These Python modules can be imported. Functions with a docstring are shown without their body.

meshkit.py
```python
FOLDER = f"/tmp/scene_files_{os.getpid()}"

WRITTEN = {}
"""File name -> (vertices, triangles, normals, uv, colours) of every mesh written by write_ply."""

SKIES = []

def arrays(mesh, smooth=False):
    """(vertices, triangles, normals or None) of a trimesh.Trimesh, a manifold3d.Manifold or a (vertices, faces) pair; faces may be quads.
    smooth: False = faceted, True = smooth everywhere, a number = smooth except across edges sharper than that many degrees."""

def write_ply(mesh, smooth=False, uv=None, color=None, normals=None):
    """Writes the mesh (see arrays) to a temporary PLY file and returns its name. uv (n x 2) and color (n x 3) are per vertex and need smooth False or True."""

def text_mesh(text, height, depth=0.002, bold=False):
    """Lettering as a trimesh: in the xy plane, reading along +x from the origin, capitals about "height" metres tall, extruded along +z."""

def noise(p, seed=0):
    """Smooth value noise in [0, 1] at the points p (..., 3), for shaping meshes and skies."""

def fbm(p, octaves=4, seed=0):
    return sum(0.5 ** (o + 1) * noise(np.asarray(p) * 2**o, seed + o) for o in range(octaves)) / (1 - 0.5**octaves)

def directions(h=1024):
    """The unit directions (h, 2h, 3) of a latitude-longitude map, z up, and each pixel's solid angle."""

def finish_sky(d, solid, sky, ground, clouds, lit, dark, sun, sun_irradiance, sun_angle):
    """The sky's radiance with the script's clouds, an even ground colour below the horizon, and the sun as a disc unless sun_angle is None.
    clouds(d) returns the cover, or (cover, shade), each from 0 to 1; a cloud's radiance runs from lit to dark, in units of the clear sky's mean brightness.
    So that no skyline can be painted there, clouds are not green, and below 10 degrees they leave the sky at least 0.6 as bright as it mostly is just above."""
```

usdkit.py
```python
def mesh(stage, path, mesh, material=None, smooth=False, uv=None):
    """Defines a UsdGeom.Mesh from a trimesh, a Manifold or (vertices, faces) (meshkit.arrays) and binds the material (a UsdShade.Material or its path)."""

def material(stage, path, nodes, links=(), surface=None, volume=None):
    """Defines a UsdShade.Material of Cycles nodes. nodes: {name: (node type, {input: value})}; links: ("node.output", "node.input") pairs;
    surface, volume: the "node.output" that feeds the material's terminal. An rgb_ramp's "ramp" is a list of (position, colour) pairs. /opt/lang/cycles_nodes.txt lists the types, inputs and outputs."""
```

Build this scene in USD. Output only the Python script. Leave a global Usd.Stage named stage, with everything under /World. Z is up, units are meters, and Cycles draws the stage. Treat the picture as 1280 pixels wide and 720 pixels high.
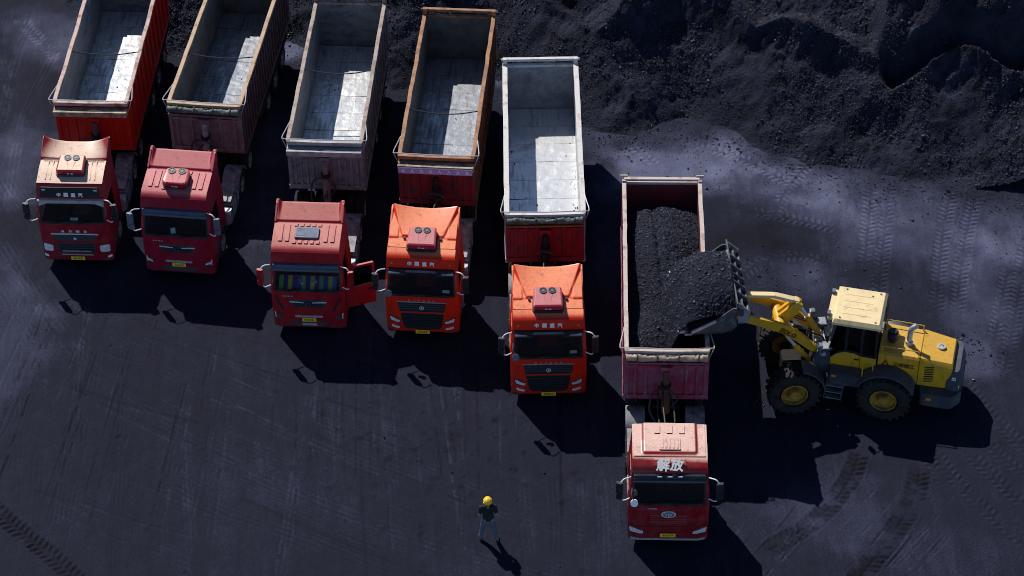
import math, glob, random
import numpy as np, trimesh, manifold3d as m3, usdkit, meshkit
from scipy.spatial import cKDTree
from pxr import Usd, UsdGeom, UsdLux, UsdShade, Sdf, Gf, Vt

stage = Usd.Stage.CreateInMemory()
UsdGeom.SetStageUpAxis(stage, 'Z'); UsdGeom.SetStageMetersPerUnit(stage, 1.0)
UsdGeom.Xform.Define(stage, '/World'); UsdGeom.Scope.Define(stage, '/World/Looks')
rng = np.random.default_rng(7)
# ------------------------------------------------------------------ camera, sky, sun, exposure
CAM = np.array([0.0, -60.0, 54.095]); PITCH = 41.6987; ROLL = -0.01630; FPX = 3053.77
cam = UsdGeom.Camera.Define(stage, '/World/camera')
cam.AddTranslateOp().Set(Gf.Vec3d(*CAM)); cam.AddRotateXOp().Set(90 - PITCH); cam.AddRotateZOp().Set(math.degrees(ROLL))
cam.CreateHorizontalApertureAttr(36.0); cam.CreateVerticalApertureAttr(20.25); cam.CreateFocalLengthAttr(36.0 * FPX / 1280)
cam.CreateClippingRangeAttr(Gf.Vec2f(1, 5000)); cam.CreateExposureAttr(0.2)
SUN = np.array([-0.485, 0.80, 1.0]); SUN /= np.linalg.norm(SUN)
SKY_STRENGTH, SUN_INTENSITY = 0.068, 1.22
usdkit.material(stage, '/World/Looks/sky_look', {
    'sky': ('sky_texture', dict(sky_type='single_scattering', sun_disc=False, sun_elevation=math.asin(SUN[2]), sun_rotation=math.atan2(SUN[0], SUN[1]), altitude=1800.0, air_density=1.0, aerosol_density=0.5, ozone_density=4.0)),
    'bg': ('background_shader', dict(strength=SKY_STRENGTH))}, [('sky.color', 'bg.color')], surface='bg.background')
dome = UsdLux.DomeLight.Define(stage, '/World/sky')
UsdShade.MaterialBindingAPI.Apply(dome.GetPrim()).Bind(UsdShade.Material.Get(stage, '/World/Looks/sky_look'))
dome.GetPrim().SetCustomDataByKey('kind', 'structure'); dome.GetPrim().SetCustomDataByKey('label', 'clear blue daylight sky above the coal yard')
sun = UsdLux.DistantLight.Define(stage, '/World/sun')
sun.CreateIntensityAttr(SUN_INTENSITY); sun.CreateAngleAttr(0.5); sun.CreateNormalizeAttr(True); sun.CreateColorAttr(Gf.Vec3f(1.0, 0.96, 0.90))
_q = Gf.Rotation(Gf.Vec3d(0, 0, 1), Gf.Vec3d(*SUN)); sun.AddOrientOp().Set(Gf.Quatf(_q.GetQuat()))

# ------------------------------------------------------------------ helpers
def ground(u, v, z=0.0):
    """World point at height z seen at photograph pixel (u, v): how positions were measured."""
    cr, sr = math.cos(ROLL), math.sin(ROLL); a, b = u - 640, v - 360
    x, y = a * cr + b * sr, -a * sr + b * cr
    cp, sp = math.cos(math.radians(PITCH)), math.sin(math.radians(PITCH))
    d = np.array([x / FPX, cp - y / FPX * sp, -sp - y / FPX * cp])
    return CAM + d * ((z - CAM[2]) / d[2])

COUNT = {}
def path(parent, name):
    k = (parent, name); n = COUNT.get(k, 0); COUNT[k] = n + 1
    return f'{parent}/{name}' + (f'_{n:03d}' if n else '')

def look(name, nodes, links=(), surface='p.BSDF'):
    return usdkit.material(stage, f'/World/Looks/{name}', nodes, links, surface=surface)

def as_tm(m):
    if isinstance(m, m3.Manifold):
        q = m.to_mesh(); return trimesh.Trimesh(np.array(q.vert_properties[:, :3]), np.array(q.tri_verts), process=False)
    if isinstance(m, (tuple, list)) and isinstance(m[0], trimesh.Trimesh): return trimesh.util.concatenate(m)
    if isinstance(m, (tuple, list)): return trimesh.Trimesh(*m, process=False)
    return m

def part(parent, name, mesh, mat, smooth=False, label=None):
    if isinstance(mesh, B): mesh = mesh.mesh()
    mesh = as_tm(mesh)
    if len(mesh.faces) == 0: return None
    pp = parent if isinstance(parent, str) else str(parent.GetPath())
    g = usdkit.mesh(stage, path(pp, name), mesh, mat, smooth=smooth)
    if label: g.GetPrim().SetCustomDataByKey('label', label)
    return g.GetPrim()

def tag(prim, label, cat=None, group=None, kind=None):
    prim.SetCustomDataByKey('label', label)
    for k, v in (('category', cat), ('group', group), ('kind', kind)):
        if v: prim.SetCustomDataByKey(k, v)
    return prim

def thing(name, label, cat, loc=(0, 0, 0), rz=0.0, group=None):
    x = UsdGeom.Xform.Define(stage, path('/World', name))
    x.AddTranslateOp().Set(Gf.Vec3d(*map(float, loc))); x.AddRotateZOp().Set(math.degrees(rz))
    return tag(x.GetPrim(), label, cat, group)

def frame_of(p, q, up=(0, 0, 1)):
    z = np.asarray(q, float) - p; L = np.linalg.norm(z); z /= L
    u = np.asarray(up, float)
    if abs(z @ u) > 0.98: u = np.array([0, 1.0, 0])
    x = np.cross(u, z); x /= np.linalg.norm(x); y = np.cross(z, x)
    M = np.eye(4); M[:3, 0], M[:3, 1], M[:3, 2], M[:3, 3] = x, y, z, (np.asarray(p, float) + q) / 2
    return M, L

def cbox(sx, sy, sz, c=0.01):
    c = min(c, sx * .45, sy * .45, sz * .45); P = []
    for a in (-1, 1):
        for b in (-1, 1):
            for d in (-1, 1):
                x, y, z = a * sx / 2, b * sy / 2, d * sz / 2
                P += [(x - a * c, y, z), (x, y - b * c, z), (x, y, z - d * c)]
    return as_tm(m3.Manifold.hull_points(np.array(P)))

class B:
    def __init__(s): s.l = []
    def add(s, m, M=None):
        m = as_tm(m).copy()
        if M is not None: m.apply_transform(M)
        s.l.append(m); return s
    def box(s, c, size, ch=0.01, rx=0, ry=0, rz=0):
        m = cbox(*size, ch)
        if rx or ry or rz: m.apply_transform(trimesh.transformations.euler_matrix(rx, ry, rz))
        m.apply_translation(c); s.l.append(m); return s
    def bar(s, p, q, w, h, ch=0.006, up=(0, 0, 1)):
        M, L = frame_of(p, q, up); m = cbox(w, h, L, ch); m.apply_transform(M); s.l.append(m); return s
    def cyl(s, p, q, r, n=20):
        M, L = frame_of(p, q); m = trimesh.creation.cylinder(r, L, sections=n); m.apply_transform(M); s.l.append(m); return s
    def cone(s, p, q, r0, r1, n=20):
        M, L = frame_of(p, q); m = trimesh.creation.revolve([(0, -L / 2), (r0, -L / 2), (r1, L / 2), (0, L / 2)], sections=n); m.apply_transform(M); s.l.append(m); return s
    def tube(s, pts, r, n=8):
        pts = np.asarray(pts, float); t = np.gradient(pts, axis=0); t /= np.linalg.norm(t, axis=1, keepdims=True) + 1e-9
        a = np.cross(t[0], [0.123, 0.321, 0.94]); rings = []
        for i in range(len(pts)):
            a = a - t[i] * (a @ t[i]); a /= np.linalg.norm(a); b = np.cross(t[i], a); th = np.arange(n) * 2 * np.pi / n
            rings.append(pts[i] + r * (np.cos(th)[:, None] * a + np.sin(th)[:, None] * b))
        v = np.vstack(rings + [pts[:1], pts[-1:]]); f = []; m = len(pts)
        for i in range(m - 1):
            for j in range(n):
                k = (j + 1) % n; f += [(i * n + j, i * n + k, (i + 1) * n + k), (i * n + j, (i + 1) * n + k, (i + 1) * n + j)]
        for j in range(n):
            k = (j + 1) % n; f += [(m * n, k, j), (m * n + 1, (m - 1) * n + j, (m - 1) * n + k)]
        s.l.append(trimesh.Trimesh(v, np.array(f), process=False)); return s
    def mesh(s): return trimesh.util.concatenate(s.l)

def curve(pts, n=24):
    """Catmull-Rom through the points."""
    P = np.asarray(pts, float); P = np.vstack([2 * P[0] - P[1], P, 2 * P[-1] - P[-2]]); out = []
    m = len(P) - 3
    for t in np.linspace(0, m - 1e-6, n):
        i = int(t); u = t - i; a, b, c, d = P[i:i + 4]
        out.append(0.5 * ((2 * b) + (-a + c) * u + (2 * a - 5 * b + 4 * c - d) * u * u + (-a + 3 * b - 3 * c + d) * u ** 3))
    return np.array(out)

def extrude(poly, axis, lo, hi):
    """A polygon as a solid between lo and hi along an axis: poly in (y,z) for x, (x,z) for y, (x,y) for z."""
    P = np.asarray(poly, float)
    if np.sum(P[:, 0] * np.roll(P[:, 1], -1) - np.roll(P[:, 0], -1) * P[:, 1]) < 0: P = P[::-1]
    c = poly if isinstance(poly, m3.CrossSection) else m3.CrossSection([P])
    return ex(c, axis, lo, hi)
def ex(c, axis, lo, hi):
    m = c.extrude(hi - lo)
    T = {'x': [[0, 0, 1, lo], [1, 0, 0, 0], [0, 1, 0, 0]], 'y': [[1, 0, 0, 0], [0, 0, -1, hi], [0, 1, 0, 0]], 'z': [[1, 0, 0, 0], [0, 1, 0, 0], [0, 0, 1, lo]]}[axis]
    return m.transform(np.array(T, float))
def rect(x0, z0, x1, z1): return [(x0, z0), (x1, z0), (x1, z1), (x0, z1)]
def csec(P):
    P = np.asarray(P, float)
    if np.sum(P[:, 0] * np.roll(P[:, 1], -1) - np.roll(P[:, 0], -1) * P[:, 1]) < 0: P = P[::-1]
    return m3.CrossSection([P])
def rounded(P, r): return csec(P).offset(-r, m3.JoinType.Round, 2.0, 24).offset(r, m3.JoinType.Round, 2.0, 24)

FONTS = {}
def lettering(text, h, depth=0.006, bold=2, cjk=True, gap=1.0):
    """Lettering centred on the origin in the xy plane, capitals or ideographs h metres tall, extruded along +z."""
    from PIL import Image, ImageDraw, ImageFont
    from shapely import affinity, box, union_all
    key = '*CJK*' if cjk else 'Inter.woff2'
    if key not in FONTS: FONTS[key] = ImageFont.truetype(glob.glob('/opt/blender-*/*/datafiles/fonts/' + key)[0], 96)
    font = FONTS[key]; shapes = []; x = 0
    for ch in text:
        x0, y0, x1, y1 = font.getbbox(ch, anchor='ls', stroke_width=bold); adv = font.getlength(ch)
        if ch != ' ':
            im = Image.new('L', (x1 - x0 + 8, y1 - y0 + 8)); ImageDraw.Draw(im).text((4 - x0, 4 - y0), ch, 255, font, anchor='ls', stroke_width=bold)
            on = np.pad(np.asarray(im) > 127, ((0, 0), (1, 1))).astype(np.int8)
            rows, st = np.nonzero(np.diff(on, axis=1) == 1); en = np.nonzero(np.diff(on, axis=1) == -1)[1]
            g = union_all(box(st, -rows - 1, en, -rows)).buffer(0.6).buffer(-0.6).simplify(0.9)
            shapes.append(affinity.translate(g, x + x0 - 4, 4 - y0))
        x += adv * gap
    s = union_all(shapes); b = s.bounds; k = h / (b[3] - b[1])
    s = affinity.scale(affinity.translate(s, -(b[0] + b[2]) / 2, -(b[1] + b[3]) / 2), k, k, origin=(0, 0))
    return trimesh.util.concatenate([trimesh.creation.extrude_polygon(g, depth, engine='earcut') for g in getattr(s, 'geoms', [s])])
def onto(m, c, right, up):
    """Lays an xy mesh at c with x along right and y along up."""
    r = np.asarray(right, float); r /= np.linalg.norm(r); u = np.asarray(up, float); u -= r * (u @ r); u /= np.linalg.norm(u)
    M = np.eye(4); M[:3, 0], M[:3, 1], M[:3, 2], M[:3, 3] = r, u, np.cross(r, u), c
    m = m.copy(); m.apply_transform(M); return m

# ------------------------------------------------------------------ looks
def paint(name, col, dust=(0.30, 0.24, 0.22), amount=0.35, rough=0.38, coat=0.5, top=0.5, scale=2.2, metal=0.0, bump=0.0, umin=0.78, soot=0.85):
    """Vehicle paint with grime in patches and a film of dust that has settled on surfaces facing up."""
    n = {'g': ('geometry', {}), 'tc': ('texture_coordinate', {}), 'sx': ('separate_xyz', {}), 'up': ('map_range', dict(from_min=umin, from_max=0.99, to_min=0.0, to_max=top, clamp=True)),
         'n1': ('noise_texture', dict(scale=scale, detail=6.0, roughness=0.62)), 'r1': ('map_range', dict(from_min=0.42, from_max=0.72, to_min=0.0, to_max=amount, clamp=True)),
         'n2': ('noise_texture', dict(scale=scale * 9, detail=4.0, roughness=0.7)), 'r2': ('map_range', dict(from_min=0.3, from_max=0.7, to_min=0.55, to_max=1.0, clamp=True)),
         'm1': ('math', dict(math_type='multiply')), 'ad': ('math', dict(math_type='add', use_clamp=True)), 'mx': ('mix_color', dict(a=col, b=dust)), 'so': ('separate_xyz', {}), 'sz': ('map_range', dict(from_min=1.5, from_max=0.35, to_min=0.0, to_max=soot, clamp=True)), 'n4': ('noise_texture', dict(scale=5.0, detail=7.0, roughness=0.72)), 'r4': ('map_range', dict(from_min=0.42, from_max=0.66, clamp=True)), 'ms': ('math', dict(math_type='multiply')), 'mk': ('mix_color', dict(b=(0.018, 0.018, 0.022))),
         'n5': ('noise_texture', dict(scale=3.3, detail=9.0, roughness=0.8)), 'm5': ('mapping', dict(scale=(1.6, 1.6, 0.5))), 'r5': ('map_range', dict(from_min=0.53, from_max=0.70, to_min=0.0, to_max=0.6, clamp=True)), 'mw': ('math', dict(math_type='maximum')),
         'rr': ('map_range', dict(from_min=0, from_max=1, to_min=rough, to_max=0.75, clamp=True)), 'p': ('principled_bsdf', dict(coat_weight=coat * 0.4, coat_roughness=0.25, metallic=metal, specular_ior_level=0.3))}
    l = [('g.normal', 'sx.vector'), ('sx.z', 'up.value'), ('tc.object', 'n1.vector'), ('tc.object', 'n2.vector'), ('n1.fac', 'r1.value'), ('n2.fac', 'r2.value'), ('up.result', 'm1.value1'), ('r2.result', 'm1.value2'),
         ('m1.value', 'ad.value1'), ('r1.result', 'ad.value2'), ('ad.value', 'mx.fac'), ('tc.object', 'so.vector'), ('so.z', 'sz.value'), ('tc.object', 'n4.vector'), ('n4.fac', 'r4.value'), ('sz.result', 'ms.value1'), ('r4.result', 'ms.value2'), ('tc.object', 'm5.vector'), ('m5.vector', 'n5.vector'), ('n5.fac', 'r5.value'), ('ms.value', 'mw.value1'), ('r5.result', 'mw.value2'), ('mw.value', 'mk.fac'), ('mx.result', 'mk.a'), ('mk.result', 'p.base_color'), ('ad.value', 'rr.value'), ('rr.result', 'p.roughness')]
    if bump:
        n['bp'] = ('bump', dict(strength=bump, distance=0.03)); n['n3'] = ('noise_texture', dict(scale=2.5, detail=2.0)); l += [('tc.object', 'n3.vector'), ('n3.fac', 'bp.height'), ('bp.normal', 'p.normal')]
    return look(name, n, l)

def plain(name, col, rough=0.5, metal=0.0, var=0.25, scale=6.0, coat=0.0, col2=None, spec=0.4):
    c2 = col2 or tuple(min(1, c * (1 + var) + 0.01 * var) for c in col); c1 = col if col2 else tuple(c * (1 - var) for c in col)
    return look(name, {'tc': ('texture_coordinate', {}), 'n': ('noise_texture', dict(scale=scale, detail=5.0, roughness=0.65)), 'r': ('map_range', dict(from_min=0.3, from_max=0.7, clamp=True)),
                       'm': ('mix_color', dict(a=c1, b=c2)), 'p': ('principled_bsdf', dict(roughness=rough, metallic=metal, coat_weight=coat, specular_ior_level=spec))},
                [('tc.object', 'n.vector'), ('n.fac', 'r.value'), ('r.result', 'm.fac'), ('m.result', 'p.base_color')])

def worn(name, col, wear, lo=0.45, hi=0.6, scale=3.0, rough=0.6, stretch=(1, 1, 1)):
    return look(name, {'tc': ('texture_coordinate', {}), 'mp': ('mapping', dict(scale=stretch)), 'n': ('noise_texture', dict(scale=scale, detail=8.0, roughness=0.7)), 'r': ('map_range', dict(from_min=lo, from_max=hi, clamp=True)),
                       'n2': ('noise_texture', dict(scale=scale * 7, detail=3.0)), 'hv': ('mix_color', dict(blend_type='multiply', fac=0.45)), 'm': ('mix_color', dict(a=col, b=wear)),
                       'bp': ('bump', dict(strength=0.25, distance=0.01)), 'p': ('principled_bsdf', dict(roughness=rough))},
                [('tc.object', 'mp.vector'), ('mp.vector', 'n.vector'), ('mp.vector', 'n2.vector'), ('n.fac', 'r.value'), ('r.result', 'm.fac'), ('m.result', 'hv.a'), ('n2.fac', 'hv.b'), ('hv.result', 'p.base_color'), ('n2.fac', 'bp.height'), ('bp.normal', 'p.normal')])

def steel_floor(name, bright, dirt, lo, hi):
    """Bare steel polished by sliding coal: long scratches, dented, with coal dirt in patches."""
    return look(name, {'tc': ('texture_coordinate', {}), 'mp': ('mapping', dict(scale=(9.0, 0.7, 3.0))), 'n': ('noise_texture', dict(scale=1.2, detail=6.0, roughness=0.65)), 'nb': ('noise_texture', dict(scale=1.7, detail=7.0, roughness=0.72)),
                       's': ('mix_color', dict(fac=0.35)), 'r': ('map_range', dict(from_min=lo, from_max=hi, clamp=True)), 'm': ('mix_color', dict(a=bright, b=dirt)), 'nd': ('noise_texture', dict(scale=3.5, detail=3.0)),
                       'bp': ('bump', dict(strength=0.35, distance=0.05)), 'rr': ('map_range', dict(from_min=0.0, from_max=1.0, to_min=0.24, to_max=0.6)), 'p': ('principled_bsdf', dict(metallic=0.5))},
                [('tc.object', 'mp.vector'), ('mp.vector', 'n.vector'), ('tc.object', 'nb.vector'), ('n.color', 's.a'), ('nb.color', 's.b'), ('s.result', 'r.value'), ('r.result', 'm.fac'), ('m.result', 'p.base_color'),
                 ('r.result', 'rr.value'), ('rr.result', 'p.roughness'), ('tc.object', 'nd.vector'), ('nd.fac', 'bp.height'), ('bp.normal', 'p.normal')])

def glass(name, tint, gloss=0.9):
    return look(name, {'t': ('transparent_bsdf', dict(color=tint)), 'g': ('glossy_bsdf', dict(color=(gloss,) * 3, roughness=0.03)), 'f': ('fresnel', dict(IOR=1.5)), 'm': ('mix_closure', {})},
                [('f.fac', 'm.fac'), ('t.BSDF', 'm.closure1'), ('g.BSDF', 'm.closure2')], surface='m.closure')

M = dict(
    glass=glass('window_glass', (0.86, 0.90, 0.91)), black=plain('black_plastic', (0.012, 0.013, 0.016), 0.45), dark=plain('dark_grey_plastic', (0.035, 0.04, 0.05), 0.5), rubber=plain('tyre_rubber', (0.018, 0.018, 0.02), 0.85, spec=0.2, var=.5, scale=3.0),
    grey=plain('grey_plastic', (0.10, 0.12, 0.16), 0.45), white=plain('white_plastic', (0.86, 0.86, 0.87), 0.4, var=0.04), chrome=plain('chrome_trim', (0.80, 0.81, 0.84), 0.25, 0.45, 0.05), steel=plain('dull_steel', (0.40, 0.41, 0.44), 0.45, 0.45),
    frame=plain('dirty_chassis', (0.020, 0.019, 0.021), 0.8, spec=0.12), deck=worn('pale_deck_plate', (0.30, 0.31, 0.34), (0.09, 0.09, 0.10), 0.45, 0.65, 2.0), alu=plain('tank_metal', (0.34, 0.36, 0.40), 0.4, 0.5), seat=plain('seat_cloth', (0.03, 0.03, 0.035), 0.8),
    lens=plain('lamp_lens', (0.72, 0.75, 0.80), 0.15, 0.25, 0.2, 14.0), amber=plain('amber_lens', (0.75, 0.25, 0.02), 0.25), plate=plain('number_plate', (0.80, 0.50, 0.03), 0.5, var=0.08), ink=plain('black_ink', (0.015, 0.015, 0.015), 0.6, var=0.1),
    hose=plain('rubber_hose', (0.03, 0.03, 0.03), 0.6), hub=plain('dusty_hub', (0.22, 0.22, 0.24), 0.6, 0.3), papers=plain('paper', (0.75, 0.77, 0.80), 0.7, var=0.05))

# ------------------------------------------------------------------ coal yard ground with wheel tracks
def P2(pts): return np.array([ground(u, v)[:2] for u, v in pts])
def grid_mesh(X, Y, H):
    ny, nx = H.shape; v = np.stack([X, Y, H], -1).reshape(-1, 3)
    i = np.arange(ny - 1)[:, None] * nx + np.arange(nx - 1)[None]; q = np.stack([i, i + 1, i + nx + 1, i + nx], -1).reshape(-1, 4)
    return v, np.vstack([q[:, [0, 1, 2]], q[:, [0, 2, 3]]])
def axis_(lo, hi, step, far):
    a = np.arange(lo, hi + step / 2, step); e = step * np.cumsum(1.28 ** np.arange(1, 40)); e = e[e < far]
    return np.concatenate([lo - e[::-1], a, hi + e])
def F3(X, Y, s, o=4, seed=0): return meshkit.fbm(np.stack([X * s, Y * s, np.zeros_like(X)], -1), o, seed)
def sm(a, b, x): t = np.clip((x - a) / (b - a), 0, 1); return t * t * (3 - 2 * t)

gx, gy = axis_(-20.2, 20.2, 0.042, 900), axis_(-13.2, 15.5, 0.042, 1500)
GX, GY = np.meshgrid(gx, gy); GH = 0.05 * (F3(GX, GY, 0.25, 3, 3) - 0.5) + 0.035 * (F3(GX, GY, 1.1, 4, 5) - 0.5) + 0.016 * (F3(GX, GY, 5.0, 3, 9) - 0.5)
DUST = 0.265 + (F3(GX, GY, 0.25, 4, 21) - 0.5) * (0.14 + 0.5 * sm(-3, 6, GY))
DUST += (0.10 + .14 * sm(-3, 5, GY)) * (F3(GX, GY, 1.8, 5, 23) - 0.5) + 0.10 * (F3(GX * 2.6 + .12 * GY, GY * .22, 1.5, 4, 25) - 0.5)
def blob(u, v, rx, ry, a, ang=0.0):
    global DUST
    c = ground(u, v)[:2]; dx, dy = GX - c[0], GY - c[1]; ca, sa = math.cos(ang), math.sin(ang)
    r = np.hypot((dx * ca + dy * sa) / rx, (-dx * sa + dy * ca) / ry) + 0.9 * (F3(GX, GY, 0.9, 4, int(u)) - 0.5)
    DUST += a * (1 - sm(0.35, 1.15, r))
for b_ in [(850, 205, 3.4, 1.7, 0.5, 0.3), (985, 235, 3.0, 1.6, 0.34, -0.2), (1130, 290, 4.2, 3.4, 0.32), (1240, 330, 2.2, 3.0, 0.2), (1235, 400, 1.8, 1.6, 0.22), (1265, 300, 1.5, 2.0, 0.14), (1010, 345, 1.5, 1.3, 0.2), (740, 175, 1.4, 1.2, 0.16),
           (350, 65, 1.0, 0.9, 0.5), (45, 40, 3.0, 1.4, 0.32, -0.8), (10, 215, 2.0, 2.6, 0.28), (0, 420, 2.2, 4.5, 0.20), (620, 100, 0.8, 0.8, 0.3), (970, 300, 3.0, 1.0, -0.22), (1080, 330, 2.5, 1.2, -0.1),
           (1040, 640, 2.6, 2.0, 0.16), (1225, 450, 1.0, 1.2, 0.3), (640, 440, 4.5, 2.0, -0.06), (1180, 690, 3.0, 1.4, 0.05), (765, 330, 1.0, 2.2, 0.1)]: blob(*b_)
_near = (np.abs(GX) < 21) & (GY > -14) & (GY < 16.5); _idx = np.flatnonzero(_near.ravel()); _tree = None
_pts = np.stack([GX.ravel()[_idx], GY.ravel()[_idx]], 1)
def track(pix, kind, w=0.5, amp=1.0, tone=0.0, period=0.22, phase=0.0):
    """Presses a wheel track along a line of photograph points into the ground."""
    global GH, DUST
    pl = curve(P2(pix), 60 * max(2, len(pix))); seg = np.r_[0, np.cumsum(np.linalg.norm(np.diff(pl, axis=0), axis=1))]
    s_ = np.arange(0, seg[-1], 0.02); pl = np.stack([np.interp(s_, seg, pl[:, k]) for k in (0, 1)], 1); tg = np.gradient(pl, axis=0); tg /= np.linalg.norm(tg, axis=1, keepdims=True) + 1e-9
    lo, hi = pl.min(0) - w, pl.max(0) + w
    c = np.flatnonzero((_pts[:, 0] > lo[0]) & (_pts[:, 0] < hi[0]) & (_pts[:, 1] > lo[1]) & (_pts[:, 1] < hi[1]))
    d, k = cKDTree(pl).query(_pts[c], distance_upper_bound=w); ok = np.isfinite(d); c, k = c[ok], k[ok]
    off = _pts[c] - pl[k]; lat = off[:, 0] * tg[k, 1] - off[:, 1] * tg[k, 0]; s = s_[k]; I = _idx[c]
    fade = sm(.30, .52, meshkit.fbm(np.stack([_pts[c, 0] * 2.3, _pts[c, 1] * 2.3, np.full(len(c), phase)], 1), 4, 37)) * np.clip(0.45 + 1.3 * meshkit.fbm(np.stack([_pts[c, 0] * 0.7, _pts[c, 1] * 0.7, np.full(len(c), len(pix) + phase)], 1), 3, 31), 0, 1.25) * sm(0, 0.6, s) * sm(0, 0.6, s_[-1] - s)
    h = w / 2; edge = 1 - sm(h * 0.8, h * 1.1, np.abs(lat)); D, T = GH.ravel(), DUST.ravel()
    if kind == 'lug':
        ph = (s + np.abs(lat) * 0.42 + np.where(lat > 0, 0, period / 2)) / period + phase; lug = sm(-0.6, 0.7, np.sin(2 * np.pi * ph)) * sm(0.02, 0.07, np.abs(lat))
        D[I] += amp * fade * edge * (0.024 * lug - 0.016) + amp * fade * 0.010 * np.exp(-((np.abs(lat) - h * 1.15) / 0.05) ** 2)
        T[I] += fade * edge * (tone + (0.10 + 0.10 * (_pts[c, 1] > -4)) * (lug - .25))
    elif kind == 'line':
        g1 = np.exp(-(lat / (w * .22)) ** 2); D[I] -= amp * fade * 0.012 * g1 - amp * fade * .006 * np.exp(-((np.abs(lat) - w * .4) / (w * .15)) ** 2); T[I] += fade * tone * g1
    else:
        rib = np.cos(2 * np.pi * lat / (w / 3.2)); D[I] += amp * fade * edge * 0.006 * (rib - 0.4); T[I] += fade * edge * (tone + 0.035 * rib)
# loader tracks (deep chevrons)
for pix, kw in [([(1112, 225), (1105, 300), (1097, 380)], dict(amp=.9)), ([(1090, 225), (1083, 310), (1080, 370)], dict(amp=.5)), ([(1190, 235), (1178, 300), (1170, 400)], dict(amp=1.1)), ([(1222, 235), (1205, 310), (1196, 395)], dict(amp=1.1)),
                ([(1262, 330), (1250, 390), (1243, 430)], dict(amp=.8)), ([(1284, 300), (1268, 400), (1255, 470)], dict(amp=.8)), ([(925, 262), (980, 272), (1055, 288)], dict(amp=.7)), ([(860, 180), (930, 200), (990, 232)], dict(amp=.4)), ([(960, 285), (985, 235), (1020, 195)], dict(amp=.5)),
                ([(1078, 555), (1062, 600), (1020, 650), (950, 695)], dict(amp=1.5, tone=-.20, w=.66)), ([(1152, 580), (1140, 630), (1100, 690), (1060, 740)], dict(amp=1.5, tone=-.20, w=.70)), ([(1165, 560), (1195, 600), (1240, 645), (1295, 690)], dict(amp=1.1, w=.5)),
                ([(1205, 560), (1235, 590), (1290, 640)], dict(amp=1.1, w=.5)), ([(1225, 540), (1250, 570), (1295, 600)], dict(amp=.8, w=.5)), ([(-20, 625), (20, 660), (70, 700), (110, 740)], dict(amp=1.4, tone=-.16, w=.62)), ([(1200, 470), (1240, 520), (1290, 570)], dict(amp=.8, w=.55)),
                ([(1150, 560), (1170, 590), (1185, 612)], dict(amp=1.1, w=.45)), ([(0, -5), (30, 30), (75, 75)], dict(amp=.9, tone=.1, w=.6)), ([(765, 160), (800, 190), (830, 215)], dict(amp=.6, w=.45)), ([(920, 350), (950, 330), (1000, 320), (1040, 330)], dict(amp=.5))]:
    track(pix, 'lug', **{**dict(w=0.55, phase=pix[0][0] * .013), **kw})
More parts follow.
